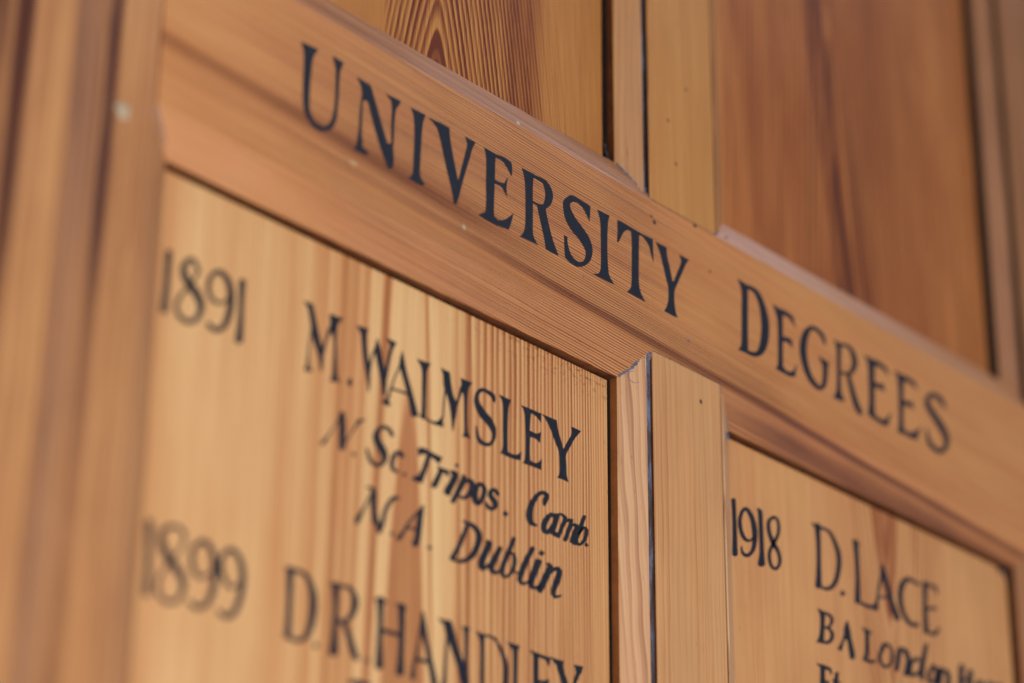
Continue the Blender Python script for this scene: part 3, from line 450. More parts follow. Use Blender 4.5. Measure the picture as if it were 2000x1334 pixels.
['panel_lower_left','.',[['P',[-161.4,-80.8,-160.26,-81.42,-161.31,-82.66,-162.44,-82.17]]]],
['panel_lower_left','S',[['S',[-143.34,-69.1,-145.1,-70.32,-144.14,-68.24,-145.77,-69.51,-145.44,-67.35,-146.66,-68.79,-147.28,-67.24,-147.71,-68.71,-149.29,-67.81,-148.68,-68.98,-151.11,-69.2,-149.51,-69.88,-152.47,-70.85,-150.1,-71.01,-153.15,-72.45,-150.13,-71.71,-153.08,-74.04,-149.84,-72.34,-152.21,-75.43,-149.02,-73.2,-151.09,-76.59,-147.94,-74.18,-150.05,-77.44,-146.92,-75.14,-149.3,-78.09,-146.07,-76.35,-148.91,-78.85,-145.93,-77.93,-148.8,-79.66,-146.39,-79.52,-149.11,-80.48,-147.38,-81.01,-149.67,-81.13,-148.87,-82.26,-150.62,-81.52,-150.74,-82.98,-151.73,-81.63,-152.58,-83.12,-152.64,-81.3,-154.03,-82.58,-153.53,-80.56,-155.1,-81.55,-154.39,-79.13,-155.79,-79.83,-155.02,-77.8,-156.18,-78.35]]]],
['panel_lower_left','c',[['S',[-138.33,-74.73,-140.85,-76.33,-139.05,-74.2,-140.98,-75.72,-140.46,-73.83,-140.94,-75.34,-142.26,-74.62,-141.25,-75.62,-143.7,-75.88,-141.91,-76.35,-144.57,-77.48,-142.45,-77.43,-145.03,-79.05,-142.85,-78.69,-145.09,-80.41,-142.98,-79.74,-144.73,-81.55,-142.88,-80.5,-143.85,-82.25,-142.5,-80.9,-142.61,-82.45,-142.05,-81.11,-141.29,-81.99,-141.33,-81.1,-140.42,-81.49,-140.53,-80.94]]]],
['panel_lower_left','.',[['P',[-138.05,-80.84,-137.05,-81.39,-138.17,-82.45,-139.17,-81.9]]]],
['panel_lower_left','T',[['P',[-132.18,-70.58,-129.41,-69.51,-124.41,-70.01,-120.18,-70.16,-121.83,-73.19,-123.84,-72.34,-127.72,-71.51,-130.42,-72.34,-131.81,-73.39]],['S',[-127.81,-71.21,-125.41,-71.05,-128.67,-73.66,-126.33,-73.52,-129.83,-76.66,-127.48,-76.6,-131.2,-79.31,-128.52,-79.33,-132.33,-81.29,-129.3,-81.35]],['P',[-135.12,-82.0,-131.84,-79.98,-129.04,-80.37,-129.55,-82.19,-132.87,-82.45]]]],
['panel_lower_left','r',[['P',[-122.71,-73.76,-119.86,-73.92,-117.03,-73.69,-117.1,-76.44,-119.58,-75.54,-122.09,-76.09]],['S',[-121.76,-74.63,-119.62,-74.61,-122.35,-75.78,-120.08,-75.79,-123.22,-77.43,-120.79,-77.49,-124.45,-79.62,-121.83,-79.74,-125.51,-81.46,-122.71,-81.6]]]],
['panel_lower_left','M',[['S',[-158.27,-104.34,-160.09,-104.4,-157.85,-103.75,-160.07,-103.76,-157.34,-102.89,-159.78,-102.73,-156.88,-101.66,-158.86,-101.44,-156.33,-100.21,-157.78,-100.03,-155.69,-98.87,-156.89,-98.74,-154.89,-97.25,-155.94,-97.17,-153.66,-94.6,-154.51,-94.55,-152.6,-92.31,-153.31,-92.27]],['S',[-155.61,-91.37,-155.55,-90.92,-154.02,-91.34,-153.64,-90.25,-153.03,-91.66,-151.11,-90.29,-153.21,-93.24,-150.46,-92.46,-153.49,-95.57,-150.5,-94.75,-153.21,-97.35,-150.4,-96.43,-152.83,-98.91,-150.42,-98.19,-152.49,-100.83,-150.7,-100.35,-152.24,-102.36,-150.99,-102.04]],['S',[-152.31,-98.2,-150.63,-97.41,-151.8,-99.77,-149.95,-98.9,-151.13,-101.74,-149.09,-100.77,-150.38,-103.55,-148.28,-102.53,-149.78,-104.92,-147.66,-103.89]],['S',[-148.28,-104.81,-149.79,-104.73,-147.56,-103.51,-149.29,-103.49,-146.67,-101.52,-148.64,-101.67,-146.11,-98.99,-148.09,-99.23,-145.51,-96.48,-147.37,-96.56,-144.51,-94.44,-146.24,-94.26,-143.42,-92.82,-145.01,-92.39,-142.63,-92.04,-143.9,-91.13,-142.03,-91.66,-142.53,-90.29,-140.89,-91.0,-140.92,-90.01,-139.79,-90.46,-139.75,-90.01]]]],
['panel_lower_left','.',[['P',[-143.14,-102.53,-141.97,-103.05,-143.08,-104.25,-144.25,-103.7]]]],
['panel_lower_left','A',[['S',[-129.57,-90.04,-129.02,-90.21,-130.91,-91.53,-130.17,-91.76,-132.66,-93.48,-131.74,-93.79,-134.34,-95.33,-133.38,-95.67,-135.99,-97.28,-134.91,-97.52,-137.27,-99.27,-135.99,-99.42,-138.43,-101.09,-137.0,-101.35,-139.94,-102.85,-138.29,-103.3,-141.16,-104.17,-139.29,-104.73]],['S',[-129.74,-89.96,-128.57,-89.85,-130.64,-91.67,-128.69,-91.47,-131.63,-94.0,-128.87,-93.58,-132.09,-96.33,-129.1,-95.75,-132.33,-98.52,-129.35,-97.9,-132.44,-100.26,-129.54,-99.67,-132.63,-101.64,-129.82,-101.36,-133.34,-102.98,-130.38,-103.05,-134.02,-104.02,-130.86,-104.24]],['S',[-136.46,-99.81,-136.23,-98.89,-133.83,-99.49,-133.6,-98.56,-131.18,-99.16,-130.96,-98.24]]]],
['panel_lower_left','.',[['P',[-125.53,-102.25,-124.18,-102.88,-125.47,-104.25,-126.82,-103.62]]]],
['panel_lower_left','i',[['S',[-116.37,-74.68,-115.84,-73.31,-115.54,-74.94,-114.19,-72.91,-115.57,-75.0,-112.12,-73.66,-116.11,-76.03,-112.79,-76.03,-117.15,-77.99,-114.07,-78.27,-118.59,-80.06,-115.2,-80.36,-119.65,-82.27,-115.86,-81.37,-117.58,-83.06,-116.53,-81.15,-116.15,-82.33,-116.01,-81.54]],['P',[-113.39,-70.04,-112.06,-70.5,-113.11,-71.7,-114.44,-71.32]]]],
['panel_lower_left','p',[['S',[-110.8,-74.23,-110.49,-73.32,-110.63,-74.45,-109.21,-72.97,-110.94,-74.51,-108.05,-74.0,-111.89,-76.33,-109.02,-76.41,-113.29,-78.98,-110.58,-79.18,-114.87,-81.93,-112.45,-82.16,-116.14,-84.29,-114.0,-84.51]],['S',[-109.61,-76.5,-110.45,-75.61,-108.21,-75.69,-108.97,-74.46,-107.31,-75.32,-106.57,-73.3,-107.1,-75.74,-104.54,-74.01,-106.84,-76.5,-103.78,-75.68,-107.28,-77.71,-104.58,-77.83,-108.15,-79.15,-106.1,-79.84,-109.15,-80.25,-108.02,-81.34,-110.02,-80.94,-110.15,-82.24,-110.88,-80.9,-111.74,-81.94,-111.75,-80.58,-112.6,-81.4]]]],
['panel_lower_left','o',[['S',[-103.31,-74.07,-101.45,-74.3,-104.6,-75.65,-102.14,-75.8,-105.93,-77.84,-102.7,-77.44,-106.05,-79.88,-102.69,-78.72,-105.48,-81.42,-102.47,-79.81,-104.16,-82.33,-102.29,-80.41,-101.7,-81.89,-102.8,-80.79,-100.1,-80.05,-102.16,-79.79,-98.91,-78.03,-101.36,-78.07,-98.27,-76.27,-100.9,-76.7,-98.2,-74.66,-100.79,-75.7,-99.07,-73.61,-101.08,-75.12,-100.4,-73.14,-101.5,-74.78,-101.84,-73.34,-101.95,-74.86,-102.79,-73.7,-102.54,-75.08]]]],
['panel_lower_left','s',[['S',[-91.92,-74.58,-93.77,-75.74,-92.42,-73.95,-94.21,-75.24,-93.38,-73.28,-94.66,-74.91,-95.02,-73.38,-94.99,-75.0,-96.72,-74.24,-95.13,-75.08,-97.75,-75.68,-95.26,-75.46,-97.9,-77.26,-95.27,-75.93,-96.82,-78.28,-94.5,-76.43,-95.74,-78.97,-93.34,-77.15,-95.24,-79.45,-92.59,-78.05,-95.04,-79.58,-92.5,-79.39,-95.35,-80.09,-93.73,-80.88,-95.81,-80.55,-95.49,-81.99,-96.21,-80.54,-97.22,-82.13,-96.91,-80.34,-98.44,-81.73,-97.54,-79.93,-99.11,-80.97,-98.02,-79.48,-99.44,-80.32]]]],
['panel_lower_left','.',[['P',[-89.01,-79.61,-87.3,-80.5,-88.68,-82.28,-90.45,-81.33]]]],
['panel_lower_left','C',[['S',[-68.16,-71.91,-69.64,-72.14,-67.62,-71.08,-69.78,-71.41,-67.03,-70.08,-69.8,-70.31,-66.45,-68.89,-69.31,-69.2,-66.39,-67.38,-69.01,-68.77,-68.04,-66.72,-69.31,-68.53,-70.18,-67.0,-70.05,-68.46,-72.24,-68.13,-70.92,-69.06,-74.14,-69.82,-72.09,-70.37,-76.06,-72.22,-73.44,-72.48,-77.66,-74.82,-74.5,-74.68,-78.4,-77.02,-74.81,-76.29,-78.5,-78.84,-74.8,-77.68,-78.07,-80.36,-74.78,-78.84,-76.8,-81.47,-74.7,-79.54,-74.6,-81.43,-73.81,-79.93,-72.95,-81.04,-72.59,-80.11]]]],
['panel_lower_left','a',[['S',[-61.73,-73.59,-63.35,-75.63,-63.15,-73.38,-64.3,-75.35,-65.5,-73.68,-65.03,-75.27,-67.8,-75.25,-65.84,-76.08,-69.52,-77.14,-66.8,-77.44,-70.6,-79.18,-67.45,-78.88,-70.9,-81.14,-67.69,-79.95,-69.69,-82.43,-67.45,-80.44,-67.12,-82.38,-67.62,-80.72,-65.12,-80.66,-66.93,-80.09,-63.68,-78.72,-65.64,-78.48,-62.35,-76.57,-64.5,-76.49,-61.37,-74.84,-63.7,-74.81]],['S',[-63.14,-73.69,-60.71,-73.5,-63.98,-75.66,-61.38,-75.45,-64.94,-77.92,-62.2,-77.81,-65.9,-79.63,-62.99,-79.41,-65.99,-81.57,-63.32,-79.83,-63.56,-82.06,-62.26,-80.14,-61.46,-81.95,-60.59,-80.34]]]],
['panel_lower_left','m',[['S',[-61.22,-73.01,-60.81,-72.38,-59.82,-73.45,-58.82,-72.26,-59.0,-74.03,-56.67,-72.91,-59.52,-75.12,-57.14,-75.03,-60.61,-77.12,-58.38,-77.13,-61.76,-79.57,-59.57,-79.54,-62.7,-81.53,-60.56,-81.51]],['S',[-59.94,-79.1,-60.88,-79.05,-58.73,-77.14,-59.73,-77.04,-57.16,-75.09,-58.15,-74.73,-55.6,-74.21,-56.14,-73.13,-55.62,-74.05,-53.54,-72.73,-56.06,-74.88,-53.69,-74.64,-56.97,-76.98,-54.67,-76.87,-58.1,-79.61,-55.86,-79.52,-59.06,-81.8,-56.89,-81.72]],['S',[-56.32,-79.32,-57.18,-79.29,-55.21,-77.47,-56.13,-77.39,-53.82,-75.6,-54.74,-75.26,-52.71,-75.09,-52.92,-73.95,-52.89,-75.02,-50.73,-74.0,-53.32,-76.01,-51.07,-75.81,-54.15,-77.87,-51.97,-77.81,-55.12,-79.78,-52.84,-79.63,-55.55,-81.7,-53.3,-80.67,-53.7,-82.24,-52.75,-80.88,-52.09,-82.03,-51.61,-81.01]]]],
['panel_lower_left','b',[['S',[-48.64,-70.04,-46.61,-69.93,-49.74,-72.38,-47.57,-72.26,-51.11,-75.3,-48.81,-75.23,-52.5,-78.01,-50.13,-77.91,-53.37,-80.43,-50.93,-79.82,-52.34,-81.79,-50.73,-80.48,-50.23,-81.78,-50.38,-80.66,-48.22,-80.5,-49.5,-79.93,-46.55,-78.67,-48.46,-78.55,-45.57,-76.48,-47.79,-76.78,-45.3,-74.5,-47.54,-75.29,-46.36,-73.48,-47.7,-74.85,-48.52,-73.96,-47.67,-74.65,-50.01,-75.8,-48.89,-76.0,-51.1,-77.51,-50.09,-77.63]]]],
['panel_lower_left','.',[['P',[-46.9,-79.23,-45.26,-80.11,-46.6,-81.26,-47.7,-80.49]]]],
['panel_lower_left','D',[['S',[-108.19,-89.5,-106.23,-89.5,-109.15,-91.48,-107.09,-91.49,-110.45,-94.15,-108.28,-94.17,-111.78,-96.93,-109.52,-96.97,-113.19,-99.65,-110.89,-99.82,-114.84,-102.23,-112.52,-102.55,-116.17,-104.15,-113.8,-104.53]],['S',[-109.94,-90.12,-109.54,-89.13,-108.42,-90.2,-107.81,-88.93,-106.6,-90.47,-105.55,-88.86,-105.1,-91.02,-103.4,-89.18,-104.01,-91.78,-101.52,-89.97,-103.55,-92.72,-100.45,-91.4,-103.5,-94.0,-100.22,-93.33,-104.06,-95.98,-100.87,-95.79,-105.02,-98.07,-102.06,-98.29,-106.01,-99.66,-103.59,-100.36,-107.24,-101.0,-105.57,-102.16,-108.97,-102.29,-108.08,-103.69,-110.83,-103.25,-110.83,-104.74,-113.08,-103.59,-113.57,-104.92,-115.0,-103.64,-115.54,-104.79]]]],
['panel_lower_left','u',[['S',[-98.68,-94.0,-98.56,-93.13,-97.91,-94.19,-97.05,-92.49,-98.28,-94.06,-94.96,-93.17,-99.14,-95.3,-95.84,-95.49,-100.5,-97.59,-97.17,-97.77,-101.69,-99.91,-98.17,-99.86,-102.44,-102.09,-98.84,-101.53,-102.12,-103.86,-99.04,-102.45,-99.88,-104.53,-99.87,-102.69,-97.77,-102.92,-98.98,-102.23,-96.0,-100.83,-97.02,-100.53,-93.96,-98.07,-94.99,-97.88,-92.3,-95.71,-93.42,-95.53]],['S',[-92.63,-93.73,-90.25,-93.87,-93.94,-95.77,-91.24,-95.93,-95.47,-98.25,-92.47,-98.48,-96.86,-100.4,-93.63,-100.52,-97.63,-102.64,-94.2,-101.63,-96.13,-104.06,-94.03,-102.15,-93.62,-104.08,-93.61,-102.57,-91.46,-102.64,-92.36,-101.9,-90.07,-101.31,-90.9,-100.82]]]],
['panel_lower_left','b',[['S',[-85.38,-88.41,-83.33,-88.42,-86.68,-90.89,-84.46,-90.91,-88.3,-94.01,-85.9,-94.05,-89.76,-96.75,-87.22,-96.78,-90.96,-99.25,-88.33,-99.17,-91.58,-101.27,-89.06,-100.94,-91.59,-102.89,-89.34,-102.07,-90.57,-103.95,-89.12,-102.67,-88.68,-104.0,-88.78,-102.85,-86.61,-102.84,-87.67,-102.12,-84.75,-101.13,-86.4,-100.78,-83.55,-99.11,-85.62,-99.18,-82.9,-97.06,-85.18,-97.49,-82.91,-95.19,-85.12,-95.94,-83.63,-93.72,-85.32,-94.93,-85.41,-93.58,-85.93,-94.73,-86.73,-93.95,-86.88,-94.76]],['S',[-85.58,-99.47,-85.02,-99.03,-84.61,-100.25,-83.94,-99.65,-83.09,-100.86,-82.83,-100.04,-81.35,-99.96,-81.96,-99.45,-80.27,-98.99,-81.01,-98.61]]]],
['panel_lower_left','l',[['S',[-75.77,-89.02,-73.62,-89.27,-77.27,-91.07,-74.84,-91.33,-79.12,-93.82,-76.36,-93.99,-80.63,-96.59,-77.69,-96.63,-81.83,-99.15,-78.86,-99.11,-82.65,-101.2,-79.76,-100.97,-82.8,-102.97,-80.17,-102.02,-81.52,-104.02,-79.98,-102.54,-79.4,-103.96,-79.47,-102.79,-77.24,-102.7,-77.87,-102.0,-75.6,-101.49,-76.25,-100.94]]]],
['panel_lower_left','i',[['S',[-73.56,-93.12,-70.09,-93.1,-74.56,-95.23,-71.08,-95.2,-75.77,-97.83,-72.34,-97.84,-76.9,-100.18,-73.54,-100.1,-77.57,-102.38,-74.28,-101.68,-76.72,-103.9,-74.35,-102.35,-74.6,-104.23,-74.28,-102.72,-72.19,-103.13,-72.68,-102.17,-70.34,-102.0,-70.87,-101.27]],['P',[-70.54,-88.68,-68.66,-89.33,-70.03,-91.1,-72.03,-90.48]]]],
['panel_lower_left','n',[['S',[-67.78,-93.46,-67.52,-92.55,-67.09,-93.63,-65.99,-92.11,-67.23,-93.7,-64.23,-92.92,-68.21,-95.22,-65.0,-95.29,-69.81,-97.8,-66.42,-97.97,-71.52,-100.99,-68.21,-101.14,-72.88,-103.59,-69.74,-103.74]],['S',[-69.62,-101.86,-71.0,-101.67,-67.92,-99.37,-69.26,-99.16,-65.8,-96.56,-67.09,-96.24,-64.07,-94.97,-65.3,-94.31,-62.8,-94.2,-63.5,-92.92,-62.39,-94.19,-61.24,-92.23,-62.52,-94.25,-59.54,-93.14,-62.96,-95.56,-59.68,-95.16,-63.77,-97.56,-60.47,-97.48,-64.77,-99.64,-61.74,-99.66,-65.57,-101.75,-62.76,-101.39,-65.38,-103.49,-62.92,-102.49,-63.91,-104.5,-62.99,-102.95,-61.51,-103.63,-61.81,-102.69,-59.8,-102.6,-60.12,-102.03]]]],
['panel_lower_left','1',[['S',[-244.41,-41.11,-241.69,-40.23,-244.34,-43.52,-241.73,-42.68,-244.28,-46.75,-241.78,-45.98,-244.27,-49.98,-241.83,-49.25,-244.35,-53.44,-241.87,-52.74,-244.64,-57.65,-241.9,-56.91,-244.93,-61.02,-241.92,-60.22]]]],
['panel_lower_left','8',[['S',[-230.06,-42.41,-231.52,-43.33,-230.8,-40.84,-232.31,-41.87,-231.89,-39.2,-233.3,-40.56,-233.51,-38.83,-233.82,-40.54,-235.35,-39.71,-234.2,-40.84,-236.96,-41.49,-235.05,-41.98,-238.09,-43.76,-235.6,-43.34,-238.04,-45.94,-235.31,-44.53,-237.18,-47.88,-234.5,-45.76,-235.57,-49.34,-233.02,-46.79,-233.84,-50.56,-231.19,-47.91,-232.35,-51.74,-229.52,-49.22,-231.18,-52.89,-228.17,-50.78,-230.47,-54.08,-227.49,-52.73,-230.23,-55.42,-227.61,-54.98,-230.79,-57.4,-228.69,-57.63,-231.77,-59.09,-230.45,-60.06,-232.93,-59.74,-232.8,-61.43,-234.37,-59.94,-235.14,-61.79,-235.92,-59.65,-237.19,-61.24,-237.21,-58.86,-238.73,-60.03,-237.78,-57.6,-239.44,-58.29,-237.75,-55.98,-239.34,-56.14,-236.9,-54.02,-238.24,-53.8,-235.52,-51.74,-236.68,-51.4,-233.83,-49.3,-234.91,-48.94,-232.14,-46.83,-233.27,-46.59,-230.94,-44.41,-232.15,-44.32,-230.19,-42.64,-231.42,-42.6]]]],
['panel_lower_left','9',[['S',[-217.87,-46.23,-216.99,-46.54,-218.83,-47.54,-218.02,-47.92,-220.1,-48.92,-219.52,-49.54,-221.41,-49.59,-221.28,-50.66,-222.6,-49.76,-223.25,-51.15,-223.77,-49.24,-225.03,-50.59,-224.79,-48.22,-226.39,-49.39,-225.39,-46.84,-227.21,-47.73,-225.52,-45.24,-227.42,-45.7,-225.02,-43.39,-226.79,-43.37,-224.12,-41.76,-225.57,-41.17,-223.1,-40.9,-223.73,-39.45,-222.21,-40.66,-221.33,-38.63,-220.89,-41.26,-219.07,-39.32,-219.57,-42.59,-217.22,-40.87,-218.8,-44.48,-216.06,-43.04,-218.4,-46.77,-215.45,-45.62,-218.33,-49.22,-215.39,-48.41,-218.6,-51.79,-215.8,-51.3,-219.17,-54.43,-216.61,-54.29,-220.01,-56.63,-217.9,-57.07,-221.14,-58.06,-219.88,-59.26,-222.12,-58.75,-222.41,-60.59,-223.56,-58.48,-224.75,-60.22,-224.96,-57.86,-226.31,-59.5]]]],
['panel_lower_left','1',[['S',[-214.02,-39.8,-211.14,-38.86,-213.83,-43.32,-211.27,-42.48,-213.65,-47.61,-211.36,-46.87,-213.59,-50.84,-211.28,-50.1,-213.67,-53.88,-211.16,-53.14,-214.07,-57.49,-211.1,-56.7,-214.47,-60.33,-211.06,-59.45]]]],
['panel_lower_left','1',[['S',[-244.85,-128.46,-242.06,-127.73,-244.58,-131.59,-242.05,-130.94,-244.28,-135.55,-242.0,-134.97,-244.09,-138.82,-241.88,-138.27,-244.0,-142.2,-241.73,-141.68,-244.13,-146.66,-241.56,-146.11,-244.29,-150.27,-241.43,-149.68]]]],
['panel_lower_left','8',[['S',[-229.06,-127.76,-230.37,-128.86,-230.12,-126.88,-231.32,-128.05,-231.74,-126.03,-232.56,-127.37,-233.76,-126.04,-233.88,-127.44,-235.81,-126.65,-235.29,-127.95,-237.89,-127.87,-236.62,-128.88,-239.57,-129.78,-237.41,-129.96,-240.02,-132.18,-237.42,-131.44,-239.52,-134.6,-236.8,-133.15,-238.06,-136.72,-235.34,-134.7,-236.09,-138.62,-233.39,-136.31,-233.77,-140.26,-231.18,-138.02,-231.77,-141.75,-229.16,-139.92,-230.67,-143.17,-228.12,-142.07,-230.26,-144.7,-228.04,-144.42,-230.91,-146.94,-229.12,-147.21,-232.12,-148.81,-230.94,-149.66,-233.49,-149.45,-233.38,-150.86,-235.07,-149.52,-235.77,-151.0,-236.6,-149.06,-237.81,-150.27,-237.76,-148.01,-239.26,-148.76,-238.08,-146.16,-239.63,-146.49,-237.76,-143.9,-239.2,-143.9,-236.8,-141.67,-237.94,-141.43,-235.3,-139.26,-236.2,-138.94,-233.18,-136.66,-234.06,-136.3,-231.06,-133.99,-232.12,-133.74,-229.78,-131.26,-231.04,-131.19,-229.07,-129.24,-230.44,-129.24]]]],
['panel_lower_left','9',[['S',[-218.11,-135.45,-217.47,-135.72,-219.46,-136.94,-218.69,-137.35,-221.11,-138.38,-220.45,-139.17,-222.52,-138.83,-222.61,-140.14,-223.62,-138.7,-224.84,-140.07,-224.62,-137.54,-226.42,-138.58,-225.33,-135.71,-227.35,-136.44,-225.47,-133.55,-227.53,-133.92,-225.04,-131.49,-226.95,-131.32,-223.85,-129.84,-225.29,-128.95,-222.73,-129.06,-222.73,-127.32,-221.57,-129.37,-220.05,-127.66,-220.15,-130.61,-218.01,-129.27,-219.21,-132.91,-216.76,-131.91,-218.68,-135.86,-216.09,-135.09,-218.57,-139.0,-215.94,-138.48,-218.9,-142.06,-216.35,-141.85,-219.66,-144.71,-217.39,-144.91,-220.73,-146.7,-219.03,-147.51,-222.2,-147.77,-221.42,-149.24,-223.56,-148.23,-224.02,-150.0,-224.78,-147.94,-225.98,-149.35,-225.88,-147.35,-227.08,-148.48]]]],
['panel_lower_left','9',[['S',[-206.78,-136.07,-206.14,-136.37,-208.43,-137.75,-207.69,-138.26,-210.1,-138.92,-210.13,-140.09,-211.48,-138.24,-212.75,-139.48,-212.95,-136.71,-214.72,-137.84,-213.86,-134.81,-215.93,-135.71,-214.21,-132.82,-216.41,-133.31,-213.86,-131.14,-215.83,-131.02,-213.04,-129.75,-214.55,-129.06,-211.93,-128.86,-212.69,-127.49,-211.03,-128.6,-210.23,-126.77,-209.82,-129.18,-208.06,-127.63,-208.55,-130.6,-206.4,-129.38,-207.78,-132.79,-205.31,-131.85,-207.43,-135.54,-204.78,-134.86,-207.55,-138.71,-204.94,-138.31,-208.1,-141.94,-205.61,-141.8,-209.06,-144.96,-206.73,-145.12,-210.2,-147.14,-208.34,-147.95,-211.26,-147.81,-210.76,-149.49,-212.32,-148.0,-213.13,-149.77,-213.44,-147.71,-214.7,-149.0,-214.42,-147.17,-215.56,-148.13]]]],
['panel_lower_left','D',[['S',[-188.52,-128.05,-185.27,-127.21,-188.24,-131.56,-185.3,-130.81,-187.94,-135.98,-185.33,-135.35,-187.86,-139.82,-185.31,-139.24,-187.9,-143.37,-185.3,-142.83,-188.13,-146.68,-185.32,-146.14,-188.37,-149.06,-185.35,-148.51]],['S',[-189.22,-127.66,-188.96,-126.98,-188.53,-127.96,-188.07,-126.71,-187.39,-128.22,-186.84,-126.44,-185.84,-128.06,-185.38,-126.39,-184.14,-127.85,-183.76,-126.41,-182.6,-127.74,-182.02,-126.25,-181.39,-127.93,-180.11,-126.42,-180.32,-128.83,-178.43,-127.43,-179.4,-130.19,-177.05,-128.86,-178.81,-131.8,-175.95,-130.54,-178.46,-133.64,-175.19,-132.52,-178.29,-135.69,-174.88,-134.8,-178.29,-137.88,-174.89,-137.19,-178.45,-140.12,-175.13,-139.64,-178.79,-142.32,-175.66,-142.08,-179.29,-144.46,-176.55,-144.53,-179.98,-146.22,-177.84,-146.78,-180.99,-147.35,-179.69,-148.46,-182.13,-148.09,-181.77,-149.5,-183.37,-148.32,-183.75,-149.8,-184.76,-148.29,-185.41,-149.69,-186.11,-148.18,-186.83,-149.47,-187.09,-148.03,-187.82,-149.25]]]],
['panel_lower_left','.',[['P',[-174.77,-147.46,-173.56,-148.29,-174.76,-149.73,-176.07,-148.81]]]],
['panel_lower_left','R',[['S',[-168.88,-127.65,-165.51,-126.73,-168.5,-130.36,-165.57,-129.59,-168.14,-133.81,-165.64,-133.21,-168.15,-136.84,-165.69,-136.3,-168.3,-139.87,-165.7,-139.32,-168.49,-143.1,-165.63,-142.49,-168.73,-145.98,-165.5,-145.31,-169.06,-148.06,-165.31,-147.31,-169.33,-149.38,-165.14,-148.56]],['S',[-170.21,-127.4,-169.91,-126.8,-169.17,-127.82,-168.6,-126.57,-167.7,-128.15,-167.09,-126.34,-166.34,-127.89,-166.08,-126.34,-164.99,-127.49,-164.92,-126.31,-163.4,-127.15,-163.22,-125.9,-162.12,-127.13,-161.24,-125.67,-161.19,-127.72,-159.49,-126.29,-160.49,-128.68,-158.17,-127.36,-160.25,-129.79,-157.35,-128.74,-160.27,-131.12,-157.07,-130.4,-160.37,-132.7,-157.36,-132.38,-160.71,-134.19,-158.21,-134.46,-161.57,-135.46,-159.71,-136.24,-162.71,-136.64,-161.32,-137.58,-163.69,-137.49,-162.78,-138.62,-164.28,-137.85,-164.53,-139.29,-165.11,-137.73,-166.07,-138.97,-165.96,-137.41,-166.99,-138.49]],['S',[-164.21,-138.56,-162.19,-137.48,-163.34,-140.13,-161.13,-138.98,-162.22,-142.3,-159.74,-141.1,-161.21,-144.88,-158.41,-143.6,-160.14,-147.29,-157.27,-145.86,-158.9,-148.58,-156.59,-147.18,-157.96,-149.17,-156.16,-147.99]]]],
['panel_lower_left','.',[['P',[-152.41,-146.66,-151.13,-147.59,-152.42,-149.15,-153.81,-148.14]]]],
['panel_lower_left','H',[['S',[-149.2,-127.06,-145.71,-126.13,-148.84,-129.72,-145.81,-128.93,-148.5,-133.33,-145.92,-132.71,-148.52,-137.06,-146.0,-136.5,-148.67,-141.03,-145.98,-140.42,-148.88,-145.52,-145.69,-144.79,-149.07,-149.04,-145.39,-148.19]],['S',[-150.09,-127.41,-149.85,-126.79,-149.14,-127.75,-148.65,-126.44,-147.73,-127.98,-147.15,-126.14,-145.98,-127.58,-145.63,-126.28,-144.57,-127.12,-144.41,-126.5]],['S',[-139.49,-126.7,-136.28,-125.85,-139.2,-130.64,-136.23,-129.88,-138.95,-135.53,-136.2,-134.88,-138.97,-139.6,-136.28,-139.01,-139.15,-143.26,-136.31,-142.65,-139.5,-146.49,-136.09,-145.77,-139.82,-148.75,-135.86,-147.92]],['S',[-140.79,-126.84,-140.53,-126.22,-139.7,-127.2,-139.13,-125.89,-138.31,-127.51,-137.44,-125.65,-136.85,-127.33,-136.18,-126.01,-135.67,-127.06,-135.34,-126.44]],['S',[-147.32,-137.44,-146.82,-135.79,-145.06,-137.26,-144.59,-135.71,-142.23,-137.06,-141.79,-135.58,-139.7,-136.96,-139.23,-135.4,-137.8,-136.89,-137.29,-135.24]]]],
['panel_lower_left','T',[['S',[-160.4,-157.15,-160.22,-155.83,-158.62,-157.07,-158.39,-155.43,-156.38,-156.9,-156.11,-155.0,-154.4,-156.51,-154.16,-154.85,-152.71,-156.14,-152.41,-154.8,-151.51,-156.04,-151.09,-154.81,-150.73,-156.02,-150.26,-154.84]],['S',[-157.1,-155.99,-154.58,-155.6,-157.15,-157.27,-154.78,-156.89,-157.26,-159.05,-154.97,-158.65,-157.49,-161.23,-154.94,-160.76,-157.69,-163.02,-154.86,-162.49]]]],
['panel_lower_left','A',[['S',[-128.58,-126.2,-127.87,-126.1,-129.21,-129.46,-128.32,-129.33,-130.01,-133.57,-128.9,-133.41,-130.68,-137.17,-129.41,-137.0,-131.34,-140.51,-129.92,-140.34,-132.09,-143.45,-130.51,-143.29,-132.75,-145.9,-130.93,-145.66,-133.13,-147.67,-130.83,-147.21,-133.33,-148.75,-130.6,-148.13]],['S',[-128.79,-125.98,-127.67,-125.66,-129.11,-128.31,-127.0,-127.68,-129.17,-131.32,-126.18,-130.31,-128.37,-133.86,-125.64,-132.81,-127.28,-136.45,-124.98,-135.54,-126.21,-139.55,-123.85,-138.61,-125.2,-142.61,-122.66,-141.61,-124.46,-145.2,-121.71,-144.16,-123.84,-147.37,-120.97,-146.27,-123.2,-148.97,-120.47,-147.9,-122.73,-149.96,-120.19,-148.96]],['S',[-131.49,-142.66,-130.9,-141.33,-130.18,-142.74,-129.61,-141.34,-128.33,-142.75,-127.91,-141.29,-126.13,-142.47,-125.87,-141.08,-124.37,-142.18,-124.16,-140.87]]]],
